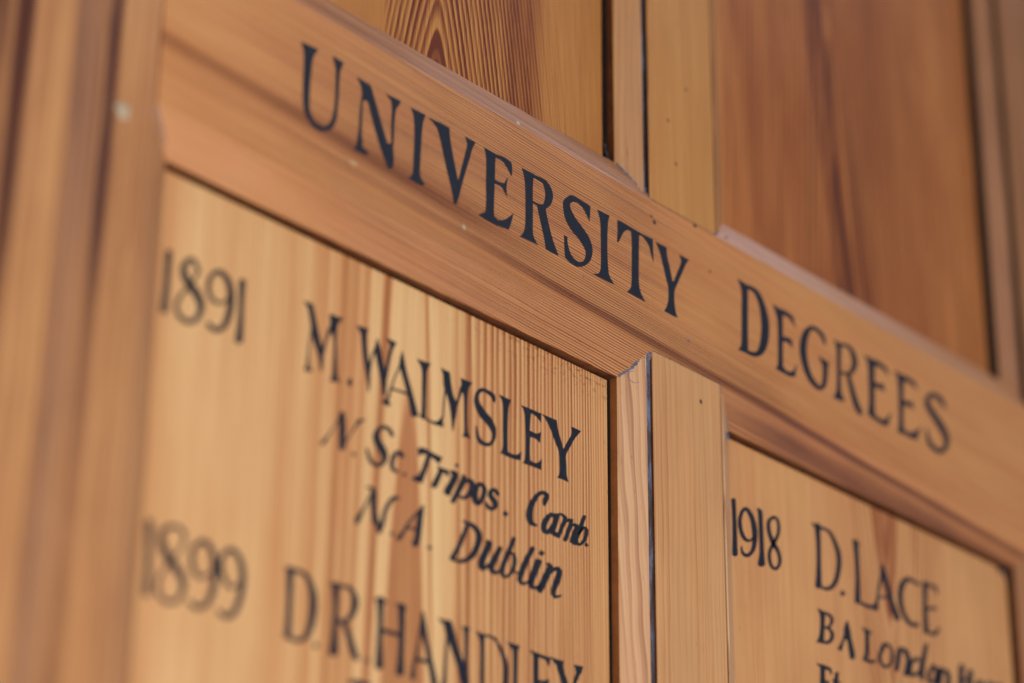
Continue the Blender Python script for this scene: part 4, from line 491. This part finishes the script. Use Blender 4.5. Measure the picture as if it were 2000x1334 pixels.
['panel_lower_left','N',[['P',[-121.15,-125.99,-117.22,-125.72,-114.37,-126.23,-114.52,-128.16,-117.39,-128.13]],['S',[-118.24,-127.4,-114.44,-125.78,-117.88,-128.84,-113.74,-127.04,-117.16,-130.83,-112.82,-128.88,-115.85,-132.95,-112.01,-131.16,-114.32,-135.26,-111.01,-133.64,-112.82,-137.77,-109.46,-136.09,-111.53,-140.19,-107.86,-138.48,-110.85,-142.36,-106.6,-140.59,-110.24,-144.25,-105.79,-142.56,-109.07,-145.79,-105.89,-144.67,-108.06,-146.86,-106.25,-146.24]],['S',[-108.93,-126.41,-106.23,-125.72,-108.72,-127.55,-106.39,-126.96,-108.49,-129.13,-106.56,-128.65,-108.41,-130.81,-106.61,-130.38,-108.39,-132.71,-106.63,-132.3,-108.37,-134.98,-106.66,-134.57,-108.39,-137.22,-106.64,-136.8,-108.5,-138.93,-106.46,-138.44,-108.58,-140.63,-106.31,-140.09,-108.47,-143.04,-106.39,-142.56,-108.33,-145.04,-106.5,-144.62]],['S',[-109.65,-126.34,-109.36,-125.86,-108.85,-126.7,-108.31,-125.71,-107.62,-126.94,-107.21,-125.56,-106.31,-126.49,-106.33,-125.55,-105.47,-125.99,-105.52,-125.54]],['S',[-117.07,-130.8,-115.93,-130.58,-117.39,-133.59,-116.1,-133.35,-117.77,-137.24,-116.29,-136.95,-117.97,-140.72,-116.41,-140.4,-118.19,-144.01,-116.47,-143.67,-118.62,-146.95,-116.43,-146.54,-118.99,-149.03,-116.36,-148.55]]]],
['panel_lower_left','D',[['P',[-103.11,-125.57,-99.78,-125.87,-98.23,-126.08,-98.55,-128.41,-100.78,-128.71]],['S',[-100.92,-127.07,-98.51,-126.46,-100.8,-129.24,-98.54,-128.68,-100.69,-132.23,-98.57,-131.72,-100.71,-135.54,-98.58,-135.05,-100.77,-138.75,-98.58,-138.25,-100.76,-141.04,-98.58,-140.54,-100.75,-143.06,-98.57,-142.56,-100.75,-145.35,-98.58,-144.87,-100.8,-147.36,-98.56,-146.87,-101.01,-148.62,-98.42,-148.08,-101.2,-149.35,-98.28,-148.76]],['S',[-99.52,-126.68,-99.3,-125.83,-98.24,-126.57,-97.98,-125.65,-96.62,-126.5,-96.28,-125.48,-95.26,-126.44,-94.71,-125.37,-94.14,-126.63,-93.09,-125.6,-93.13,-127.45,-91.76,-126.55,-92.16,-128.65,-90.61,-127.74,-91.27,-129.92,-89.46,-128.93,-90.51,-131.3,-88.41,-130.28,-89.86,-132.79,-87.51,-131.82,-89.44,-134.39,-86.87,-133.57,-89.39,-136.27,-86.67,-135.62,-89.5,-138.2,-86.71,-137.61,-89.56,-139.76,-86.77,-139.24,-89.73,-141.19,-87.05,-140.85,-90.06,-142.74,-87.62,-142.65,-90.62,-144.21,-88.59,-144.47,-91.57,-145.57,-90.11,-146.14,-92.82,-146.76,-91.96,-147.53,-94.39,-147.6,-94.02,-148.5,-96.1,-148.18,-96.1,-149.12,-97.93,-148.46,-98.14,-149.37,-99.36,-148.56,-99.64,-149.44]]]],
['panel_lower_left','L',[['P',[-87.77,-125.59,-81.07,-125.43,-82.09,-127.42,-85.19,-127.7]],['S',[-84.84,-126.8,-82.08,-126.11,-84.72,-129.33,-82.14,-128.7,-84.6,-132.68,-82.21,-132.11,-84.62,-135.87,-82.27,-135.34,-84.7,-139.26,-82.31,-138.73,-84.82,-143.4,-82.29,-142.84,-84.92,-146.71,-82.26,-146.13]],['S',[-83.99,-147.36,-83.19,-146.34,-82.51,-147.62,-81.85,-146.71,-80.64,-147.85,-80.19,-147.0,-78.95,-147.84,-78.81,-146.89,-77.21,-147.36,-77.89,-146.62,-76.14,-146.13,-77.01,-145.91,-75.69,-145.14,-76.23,-145.06]]]],
['panel_lower_left','E',[['P',[-76.43,-125.54,-72.09,-125.72,-67.86,-125.79,-65.47,-125.7,-66.05,-129.36,-67.8,-127.62,-69.99,-127.08,-71.61,-127.29,-71.73,-134.76,-69.23,-134.56,-66.3,-133.28,-66.63,-137.14,-69.33,-136.03,-71.73,-136.4,-71.85,-145.38,-68.84,-145.92,-65.37,-144.23,-66.07,-147.68,-70.56,-147.53,-76.0,-147.37,-74.59,-145.61,-74.46,-141.25,-74.51,-130.25,-74.69,-127.23]]]],
['panel_lower_left','Y',[['P',[-66.03,-125.46,-61.93,-125.47,-58.69,-125.28,-59.18,-127.9,-62.84,-127.55]],['S',[-62.86,-127.49,-59.51,-126.1,-62.18,-128.98,-58.96,-127.62,-61.25,-130.93,-58.15,-129.56,-60.27,-132.77,-57.17,-131.34,-59.29,-134.53,-56.15,-133.07,-58.31,-136.21,-55.24,-134.8,-57.58,-137.45,-54.57,-136.08]],['P',[-53.38,-125.21,-48.42,-124.76,-49.88,-127.93,-52.59,-127.53]],['S',[-52.25,-126.4,-49.46,-126.26,-52.6,-127.7,-50.13,-127.6,-53.1,-129.34,-50.99,-129.3,-53.65,-130.64,-51.71,-130.66,-54.33,-132.11,-52.46,-132.11,-55.32,-134.3,-53.49,-134.29,-56.14,-136.13,-54.34,-136.12]],['S',[-57.39,-135.74,-54.22,-134.99,-57.26,-139.06,-54.32,-138.37,-57.19,-142.81,-54.33,-142.13,-57.42,-144.99,-53.95,-144.13,-57.66,-146.28,-53.55,-145.24]]]],
['panel_lower_right','1',[['S',[38.05,-38.83,40.98,-37.85,38.18,-40.52,41.04,-39.57,38.31,-43.18,41.13,-42.28,38.32,-46.89,41.21,-46.0,38.25,-50.98,41.27,-50.08,38.04,-55.02,41.27,-54.09,37.83,-58.33,41.26,-57.35,37.74,-59.79,41.31,-58.74,37.71,-60.33,41.36,-59.23]]]],
['panel_lower_right','9',[['S',[51.84,-49.24,52.55,-49.49,50.66,-50.22,51.48,-50.57,49.25,-51.21,50.01,-51.84,48.33,-51.56,48.43,-52.72,47.69,-51.58,46.61,-53.11,46.85,-51.24,44.95,-52.78,45.96,-50.49,43.59,-51.9,45.17,-49.24,42.61,-50.46,44.59,-47.71,42.0,-48.74,44.38,-46.16,41.81,-46.96,44.5,-44.58,42.01,-45.11,45.01,-42.99,42.69,-43.21,45.79,-41.6,43.72,-41.46,46.68,-40.66,45.13,-39.89,46.9,-40.47,47.44,-38.67,47.35,-40.71,49.45,-38.95,48.3,-41.48,50.83,-39.85,49.16,-42.61,52.09,-41.0,49.83,-44.03,53.14,-42.51,50.23,-45.74,53.83,-44.33,50.46,-47.6,54.18,-46.34,50.57,-49.48,54.19,-48.43,50.5,-51.34,53.89,-50.53,50.24,-53.13,53.32,-52.6,49.77,-54.71,52.44,-54.55,49.03,-55.99,51.18,-56.26,48.16,-56.96,49.71,-57.66,47.33,-57.46,48.06,-58.77,46.75,-57.62,46.13,-59.41,45.91,-57.67,44.4,-59.28,45.03,-57.48,43.22,-58.5,44.45,-56.54,43.06,-57.05,44.12,-55.51,43.22,-55.81]]]],
['panel_lower_right','1',[['S',[54.09,-37.76,54.4,-37.26,54.48,-38.17,55.81,-36.84,54.55,-38.77,57.62,-37.2,54.67,-40.03,57.99,-38.9,54.82,-42.36,57.93,-41.38,54.91,-46.2,57.99,-45.24,54.94,-50.2,58.04,-49.26,54.93,-53.04,58.03,-52.13,54.76,-55.44,58.06,-54.53,54.13,-57.92,58.25,-56.87,53.53,-59.75,58.44,-58.54]]]],
['panel_lower_right','8',[['S',[64.31,-37.5,65.31,-38.47,62.69,-38.46,64.04,-39.29,60.73,-40.1,62.97,-40.23,59.96,-42.04,62.65,-41.42,59.86,-43.86,62.65,-42.9,60.24,-45.44,62.96,-44.27,60.92,-46.92,63.6,-45.61,61.67,-48.42,64.59,-46.85,62.69,-49.8,65.69,-47.97,64.14,-50.76,66.81,-49.0,65.43,-51.55,67.9,-50.12,66.14,-52.53,68.61,-51.38,66.55,-53.63,69.01,-52.69,66.75,-54.82,69.17,-54.11,66.6,-55.95,68.89,-55.65,65.89,-57.14,67.89,-57.32,65.07,-57.97,66.37,-58.82,64.6,-58.19,64.29,-59.69,64.0,-58.2,62.4,-59.65,63.23,-57.59,61.14,-58.78,62.6,-56.5,60.3,-57.49,62.35,-55.11,59.94,-55.9,62.43,-53.64,59.99,-54.2,62.79,-52.45,60.5,-52.69,63.45,-51.24,61.34,-51.22,64.48,-49.85,62.41,-49.69,65.69,-48.33,63.59,-48.14,66.96,-46.66,64.84,-46.56,68.11,-44.86,65.9,-45.0,68.85,-42.97,66.57,-43.37,69.18,-41.13,66.91,-41.77,69.01,-39.34,66.81,-40.2,68.38,-37.88,66.38,-39.01,67.1,-37.18,65.6,-38.61,65.56,-37.07,64.92,-38.55,64.09,-37.6,64.82,-38.64,63.32,-38.14,64.57,-38.86]]]],
['panel_lower_right','D',[['S',[91.65,-33.91,95.9,-32.5,92.06,-36.68,95.83,-35.46,92.41,-40.63,95.71,-39.63,92.35,-45.29,95.49,-44.39,92.0,-50.18,95.28,-49.29,91.23,-55.04,95.16,-54.03,90.5,-58.7,95.1,-57.55]],['S',[89.66,-33.36,90.24,-32.8,90.83,-34.06,91.96,-32.87,92.89,-34.66,94.06,-32.87,95.73,-34.23,96.4,-32.64,98.29,-33.76,99.03,-32.43,99.92,-33.88,101.26,-32.43,101.2,-34.43,103.28,-32.93,102.53,-35.71,105.01,-34.27,103.74,-37.44,106.5,-35.99,104.77,-39.31,107.96,-37.79,105.48,-41.32,109.07,-39.88,105.78,-43.42,109.47,-42.25,105.68,-45.77,109.29,-44.89,105.04,-48.61,108.53,-47.99,104.04,-51.38,107.34,-51.05,102.8,-53.54,105.82,-53.61,101.46,-55.19,103.92,-55.8,100.11,-56.3,101.58,-57.49,98.81,-57.02,99.05,-58.6,97.44,-57.41,96.79,-58.94,95.75,-57.59,94.91,-58.88,93.75,-57.6,92.91,-58.77,92.21,-57.53,91.37,-58.63]]]],
['panel_lower_right','.',[['P',[109.15,-55.48,111.13,-56.42,108.9,-58.47,106.94,-57.45]]]],
['panel_lower_right','L',[['S',[117.63,-33.5,121.76,-32.1,118.03,-36.07,121.81,-34.82,118.4,-39.83,121.82,-38.77,118.4,-44.52,121.7,-43.56,118.15,-49.48,121.55,-48.54,117.55,-54.36,121.43,-53.34,116.98,-58.04,121.34,-56.91]],['S',[117.41,-32.28,118.18,-31.79,117.82,-33.22,119.42,-32.1,118.95,-34.14,120.67,-32.36,121.11,-33.79,121.71,-32.52,122.66,-33.2,122.85,-32.63]],['S',[118.6,-58.34,119.69,-56.94,120.89,-58.54,122.03,-57.02,123.81,-58.7,124.97,-57.02,126.43,-58.77,127.38,-56.83,129.46,-58.24,128.94,-56.57,131.91,-56.48,130.5,-55.79,133.13,-55.08,132.1,-54.76]]]],
['panel_lower_right','A',[['S',[137.91,-37.28,139.07,-37.1,136.86,-39.86,138.21,-39.64,135.56,-43.1,137.14,-42.84,134.5,-45.82,136.31,-45.52,133.53,-48.49,135.54,-48.13,132.74,-51.19,134.75,-50.82,131.94,-53.72,134.07,-53.35,130.75,-56.12,133.64,-55.66,129.76,-57.86,133.4,-57.31]],['S',[137.4,-37.48,139.03,-37.05,136.41,-39.33,139.7,-38.34,135.79,-41.78,140.54,-39.94,136.94,-43.54,141.19,-41.55,138.5,-45.31,142.04,-43.72,139.71,-48.12,143.26,-46.63,140.86,-51.14,144.57,-49.56,141.97,-53.7,145.86,-51.99,142.97,-55.85,147.05,-53.99,143.89,-57.44,148.09,-55.44,144.53,-58.44,148.82,-56.34]],['S',[133.36,-52.67,133.42,-51.63,135.54,-52.05,135.63,-51.05,138.25,-51.35,138.43,-50.35,140.7,-50.88,141.0,-49.82,142.57,-50.57,142.92,-49.46]]]],
['panel_lower_right','C',[['S',[164.84,-37.74,163.28,-39.49,163.08,-37.66,161.72,-39.26,160.82,-37.55,159.55,-39.12,158.56,-37.23,157.31,-39.24,155.49,-37.5,155.96,-39.58,152.35,-39.29,155.2,-40.27,150.23,-41.36,154.02,-41.58,148.88,-43.48,152.97,-43.12,148.08,-45.65,152.15,-44.89,147.73,-47.77,151.72,-46.72,147.82,-49.9,151.66,-48.65,148.37,-52.12,151.93,-50.76,149.33,-54.23,152.62,-52.76,150.72,-56.1,153.83,-54.43,152.56,-57.58,155.37,-55.65,155.0,-58.35,157.15,-56.27,157.77,-58.5,158.79,-56.42,160.57,-57.79,160.25,-55.97,162.43,-57.02,161.58,-55.36]]]],
['panel_lower_right','E',[['S',[166.58,-37.59,170.84,-36.49,166.44,-40.53,170.22,-39.55,166.22,-44.3,169.56,-43.43,165.94,-47.64,169.25,-46.74,165.68,-51.06,169.17,-50.05,165.6,-55.12,169.47,-53.96,165.59,-58.32,169.81,-57.04]],['S',[166.64,-37.37,167.44,-36.28,169.17,-37.46,170.08,-36.2,172.21,-37.56,173.15,-36.07,174.25,-37.48,175.44,-35.65,175.03,-37.49,177.73,-35.83,175.84,-38.47,178.05,-37.65,176.42,-39.68,177.68,-39.27]],['S',[167.66,-48.97,167.45,-47.48,169.36,-48.33,169.23,-46.95,171.59,-47.57,171.65,-46.25,174.07,-47.02,174.31,-45.54,176.09,-46.64,176.42,-44.98]],['S',[166.54,-58.59,167.71,-57.05,168.37,-58.59,169.39,-57.14,170.62,-58.54,171.46,-57.09,172.57,-58.51,172.75,-56.75,175.25,-57.52,173.18,-56.52,177.07,-55.37,175.11,-55.1,178.1,-53.59,177.05,-53.5]]]],
['panel_lower_right','B',[['P',[91.24,-67.46,96.63,-67.78,96.05,-72.91,95.06,-79.25,94.58,-81.13,89.44,-81.79,91.58,-79.02,92.76,-73.73,92.81,-70.22]],['S',[94.83,-69.06,95.51,-67.78,96.39,-69.01,97.23,-67.63,98.08,-69.1,99.35,-67.6,99.04,-69.44,101.01,-67.98,99.53,-69.92,102.09,-68.87,99.5,-70.79,102.03,-70.34,99.08,-71.81,101.17,-71.92,98.28,-72.75,99.6,-73.32,97.32,-73.48,97.63,-74.4,96.03,-73.76,95.65,-74.74,94.8,-73.84,94.29,-74.75]],['S',[95.54,-74.8,96.05,-73.67,96.99,-74.71,97.74,-73.47,98.39,-74.83,99.86,-73.47,98.92,-75.47,101.3,-74.21,99.13,-76.31,102.05,-75.32,99.03,-77.13,101.92,-76.68,98.64,-77.97,101.13,-78.08,98.04,-78.72,99.78,-79.44,97.31,-79.25,97.59,-80.64,95.22,-79.69,94.77,-81.15,93.13,-79.96,92.57,-81.35]]]],
['panel_lower_right','A',[['S',[110.53,-68.4,111.48,-68.25,109.59,-70.83,110.9,-70.64,108.39,-73.75,110.08,-73.54,107.36,-75.9,109.13,-75.76,106.27,-77.75,108.19,-77.69,104.89,-79.4,107.43,-79.42,103.77,-80.56,106.9,-80.64]],['S',[110.39,-68.2,111.91,-67.87,109.21,-70.08,112.51,-69.28,108.3,-72.52,113.18,-70.94,109.2,-74.21,113.45,-72.47,110.41,-75.64,113.78,-74.31,110.87,-77.56,114.47,-76.25,111.16,-79.49,115.13,-78.11,111.49,-81.16,115.46,-79.85,111.74,-82.36,115.61,-81.1]],['S',[108.5,-75.97,108.84,-74.93,110.42,-75.68,110.77,-74.64,112.35,-75.39,112.7,-74.35]]]],
['panel_lower_right','L',[['S',[122.88,-68.96,126.5,-67.98,122.95,-71.05,126.27,-70.19,122.88,-73.81,125.91,-73.1,122.35,-76.66,125.43,-76.04,121.69,-79.12,124.89,-78.61,121.1,-80.26,124.33,-80.07,120.68,-80.74,123.87,-80.83]],['S',[120.93,-67.88,121.52,-67.45,121.84,-68.7,123.01,-67.75,123.54,-69.46,124.76,-68.01,126.15,-69.14,126.65,-68.07,128.19,-68.62,128.39,-68.06]],['S',[121.73,-81.54,122.81,-80.03,123.49,-81.64,124.51,-80.03,125.92,-81.54,126.36,-79.94,128.23,-80.78,127.88,-79.5,129.74,-80.07,129.23,-79.01]]]],
['panel_lower_right','o',[['S',[135.34,-70.64,138.26,-70.89,133.98,-72.35,136.81,-72.53,132.46,-74.47,135.23,-74.48,131.57,-76.16,134.36,-75.86,131.22,-77.72,133.95,-77.02,131.58,-79.18,134.04,-78.19,132.58,-80.34,134.62,-79.07,134.34,-80.99,135.79,-79.48,136.74,-80.96,136.9,-79.47,139.22,-79.84,137.87,-78.98,141.11,-78.27,139.04,-78.01,142.32,-76.47,139.9,-76.67,142.95,-74.63,140.44,-75.15,142.92,-72.88,140.58,-73.63,142.36,-71.39,140.27,-72.33,141.25,-70.32,139.4,-71.54,139.6,-69.74,138.44,-71.2,137.48,-70.07,137.36,-71.43,135.98,-70.57,136.22,-71.82]]]],
['panel_lower_right','n',[['S',[145.76,-70.3,149.15,-69.87,145.08,-71.84,148.59,-71.37,144.17,-74.11,147.81,-73.56,143.21,-77.18,146.82,-76.6,142.46,-79.76,145.99,-79.18]],['S',[146.82,-72.2,145.51,-71.73,148.39,-71.17,146.94,-70.38,149.44,-70.63,149.54,-68.79,149.57,-70.94,152.29,-68.9,150.34,-71.68,153.8,-69.88,150.95,-72.64,154.71,-71.22,151.1,-74.14,154.97,-73.24,150.1,-77.18,154.26,-76.5,148.98,-79.94,153.45,-79.29]]]],
['panel_lower_right','E',[['S',[91.47,-90.91,94.9,-90.07,91.33,-93.4,94.74,-92.58,91.06,-96.71,94.48,-95.94,90.52,-100.39,94.09,-99.64,90.03,-103.36,93.75,-102.59]],['S',[89.28,-90.52,89.73,-89.99,90.6,-91.0,91.49,-89.89,92.64,-91.45,93.71,-89.78,95.23,-91.33,96.21,-89.6,97.13,-91.2,98.73,-89.74,97.84,-91.66,99.52,-90.93,98.26,-92.32,99.42,-91.94]],['S',[92.37,-97.08,93.17,-95.56,94.34,-96.96,95.11,-95.51,96.32,-96.83,97.05,-95.45]],['S',[91.29,-103.78,92.07,-102.27,93.95,-103.65,94.74,-102.14,96.63,-103.53,97.42,-102.02]]]],
['panel_lower_right','t',[['S',[101.38,-91.17,103.94,-90.76,100.73,-92.9,103.63,-92.44,99.93,-95.23,103.12,-94.76,99.07,-97.97,102.18,-97.48,98.66,-100.51,101.56,-99.63,100.02,-101.61,102.02,-100.2,101.46,-101.77,102.75,-100.43]],['S',[99.03,-95.01,99.53,-94.05,101.74,-94.87,102.24,-93.91,104.45,-94.73,104.96,-93.76]]]],
['panel_lower_right','d',[['S',[160.73,-70.14,160.43,-72.35,158.89,-70.65,159.18,-72.55,156.28,-71.81,157.98,-72.91,154.14,-73.68,156.81,-74.0,152.63,-75.69,155.79,-75.44,152.01,-77.71,155.38,-76.9,152.32,-79.41,155.49,-77.95,154.16,-80.18,155.88,-78.24,157.11,-79.64,156.31,-78.31,159.87,-77.8,158.25,-77.07,161.91,-76.14,160.23,-75.56]],['S',[165.65,-63.68,168.33,-63.33,164.75,-65.48,167.75,-65.1,163.58,-67.78,166.97,-67.39,162.43,-69.83,166.17,-69.41,161.38,-71.97,165.44,-71.37,160.71,-74.22,164.87,-73.43,160.3,-76.26,164.43,-75.38,160.18,-77.97,164.13,-77.03,160.2,-79.13,163.95,-78.2]]]],
['panel_lower_right','o',[['S',[170.77,-70.71,173.06,-71.31,169.24,-72.06,171.59,-72.54,167.39,-73.95,170.0,-74.1,166.05,-75.98,168.97,-75.74,165.32,-77.89,168.46,-77.15,165.79,-79.31,168.65,-77.97,167.39,-80.06,168.92,-78.27,170.0,-79.5,169.27,-78.17,172.24,-78.11,170.13,-77.67,173.59,-76.29,170.98,-76.46,174.35,-74.42,171.6,-74.93,174.47,-72.73,171.75,-73.53,174.04,-71.32,171.54,-72.51,172.76,-70.7,170.9,-72.27,171.64,-70.57,170.17,-72.21]]]],
['panel_lower_right','n',[['S',[174.28,-71.93,178.67,-71.26,173.5,-73.68,178.22,-72.96,172.56,-75.96,177.58,-75.19,171.8,-78.33,176.73,-77.57,171.27,-80.19,176.02,-79.45]],['S',[177.18,-73.83,175.82,-73.27,178.93,-72.74,177.5,-71.86,179.92,-72.26,180.42,-70.28,179.67,-72.59,183.08,-70.81,180.03,-73.68,184.03,-72.46,179.76,-76.27,183.85,-75.33,179.31,-78.72,183.4,-77.86]]]],
['panel_lower_right','H',[['S',[190.37,-67.03,194.94,-66.1,189.95,-69.13,194.42,-68.2,189.36,-72.13,193.78,-71.17,188.62,-76.0,193.23,-74.99,188.01,-79.22,192.82,-78.17]],['S',[196.76,-67.78,201.37,-66.82,196.46,-69.41,200.98,-68.46,195.99,-71.97,200.46,-71.0,195.23,-75.95,199.89,-74.93,194.58,-79.39,199.43,-78.33]],['S',[191.34,-72.72,192.54,-70.96,194.58,-72.66,195.79,-70.9,197.84,-72.61,199.05,-70.84]]]],
['panel_lower_right','o',[['S',[204.36,-69.46,207.1,-69.97,202.9,-70.83,205.75,-71.18,201.26,-72.74,204.44,-72.61,200.55,-74.64,203.91,-73.95,200.62,-76.27,203.86,-75.05,201.86,-77.33,204.34,-75.6,204.62,-77.33,204.16,-75.82,207.1,-75.7,204.7,-75.27,208.69,-73.89,205.79,-73.96,209.5,-72.19,206.42,-72.73,209.59,-70.6,206.58,-71.71,208.56,-69.52,205.86,-71.03,207.51,-68.93,204.96,-70.54]]]],
['panel_lower_right','n',[['S',[210.97,-69.19,214.93,-68.54,210.35,-70.82,214.44,-70.14,209.6,-72.97,213.84,-72.21,209.01,-75.2,213.28,-74.39,208.6,-76.94,212.85,-76.12]],['S',[213.35,-70.7,212.17,-69.98,214.83,-69.94,213.8,-68.87,215.46,-69.68,216.61,-67.73,215.22,-69.98,218.7,-68.47,215.36,-71.21,219.28,-70.2,214.77,-74.26,218.76,-73.44,214.05,-77.11,218.05,-76.35]]]],
['panel_lower_right','s',[['S',[225.42,-67.84,223.19,-69.14,224.29,-67.09,222.17,-68.49,222.24,-66.53,221.5,-68.14,219.32,-67.88,221.5,-68.37,217.93,-69.79,221.17,-68.85,218.99,-71.14,222.11,-69.51,220.2,-72.14,223.53,-70.6,220.57,-73.03,224.02,-71.99,220.64,-73.62,223.54,-73.62,219.88,-74.24,221.52,-75.08,218.72,-74.95,219.85,-75.88]]]]]
PARTS = {'rail': (rail, 0.0), 'panel_lower_left': (p_ll, PD), 'panel_lower_right': (p_lr, PD)}
def smooth_loop(pts, sharp=52, n=3):
    N = len(pts); V = [Vector(p) for p in pts]; cor = []
    for i in range(N):
        a, b = V[i]-V[i-1], V[(i+1) % N]-V[i]
        cor.append(a.length < 1e-6 or b.length < 1e-6 or math.degrees(a.angle(b)) > sharp)
    out = []
    for i in range(N):
        p1, p2 = V[i], V[(i+1) % N]
        p0 = p1-(p2-p1)*.0 if cor[i] else V[i-1]
        p3 = p2 if cor[(i+1) % N] else V[(i+2) % N]
        for k in range(n):
            t = k/n
            out.append(.5*(2*p1+(p2-p0)*t+(2*p0-5*p1+4*p2-p3)*t*t+(3*p1-p0-3*p2+p3)*t**3))
    return out
for part, ch, els in LETTERS:
    parent, depth = PARTS[part]
    vs, fs = [], []
    for k, (kind, f) in enumerate(els):
        d = depth-.035-.012*k
        if kind == 'P':
            loop = smooth_loop([(f[i], f[i+1]) for i in range(0, len(f), 2)])
        else:
            q = [(f[i], f[i+1], f[i+2], f[i+3]) for i in range(0, len(f), 4)]
            loop = None
        b = len(vs)
        if loop:
            n = len(loop)
            vs += [(p.x*MM, d*MM, p.y*MM) for p in loop]+[(p.x*MM, (depth+.02)*MM, p.y*MM) for p in loop]
            fs += [tuple(b+j for j in t) for t in tessellate_polygon([[Vector((p.x, p.y, 0)) for p in loop]])]
            fs += [(b+i, b+(i+1) % n, b+n+(i+1) % n, b+n+i) for i in range(n)]
        else:
            n = len(q)
            for l0, l1, r0, r1 in q: vs += [(l0*MM, d*MM, l1*MM), (r0*MM, d*MM, r1*MM)]
            fs += [(b+2*i, b+2*i+1, b+2*i+3, b+2*i+2) for i in range(n-1)]
            # rounded brush ends
            for (e, s_) in ((0, -1), (n-1, 1)):
                l, r = Vector(q[e][:2]), Vector(q[e][2:]); c = (l+r)/2; rad = (r-l).length/2
                if rad < .05: continue
                nb = Vector(q[1][:2])+Vector(q[1][2:]) if e == 0 else Vector(q[n-2][:2])+Vector(q[n-2][2:])
                out_ = (c-nb/2)
                if out_.length < 1e-6: continue
                out_.normalize(); ax = (l-c)
                i0 = len(vs)
                for j in range(7):
                    t = math.pi*j/6; p = c+ax*math.cos(t)+out_*rad*.55*math.sin(t)
                    vs.append((p.x*MM, (d-.002)*MM, p.y*MM))
                fs.append(tuple(range(i0, i0+7)))
    me = bpy.data.meshes.new('letter'); me.from_pydata(vs, [], fs); me.update()
    nm = 'numeral' if ch.isdigit() else ('full_stop' if ch == '.' else 'letter')
    o = link(nm, me, M['paint'], parent)
    if ch != '.': o['label'] = 'black '+('numeral ' if ch.isdigit() else ('capital ' if ch.isupper() else 'small letter '))+ch
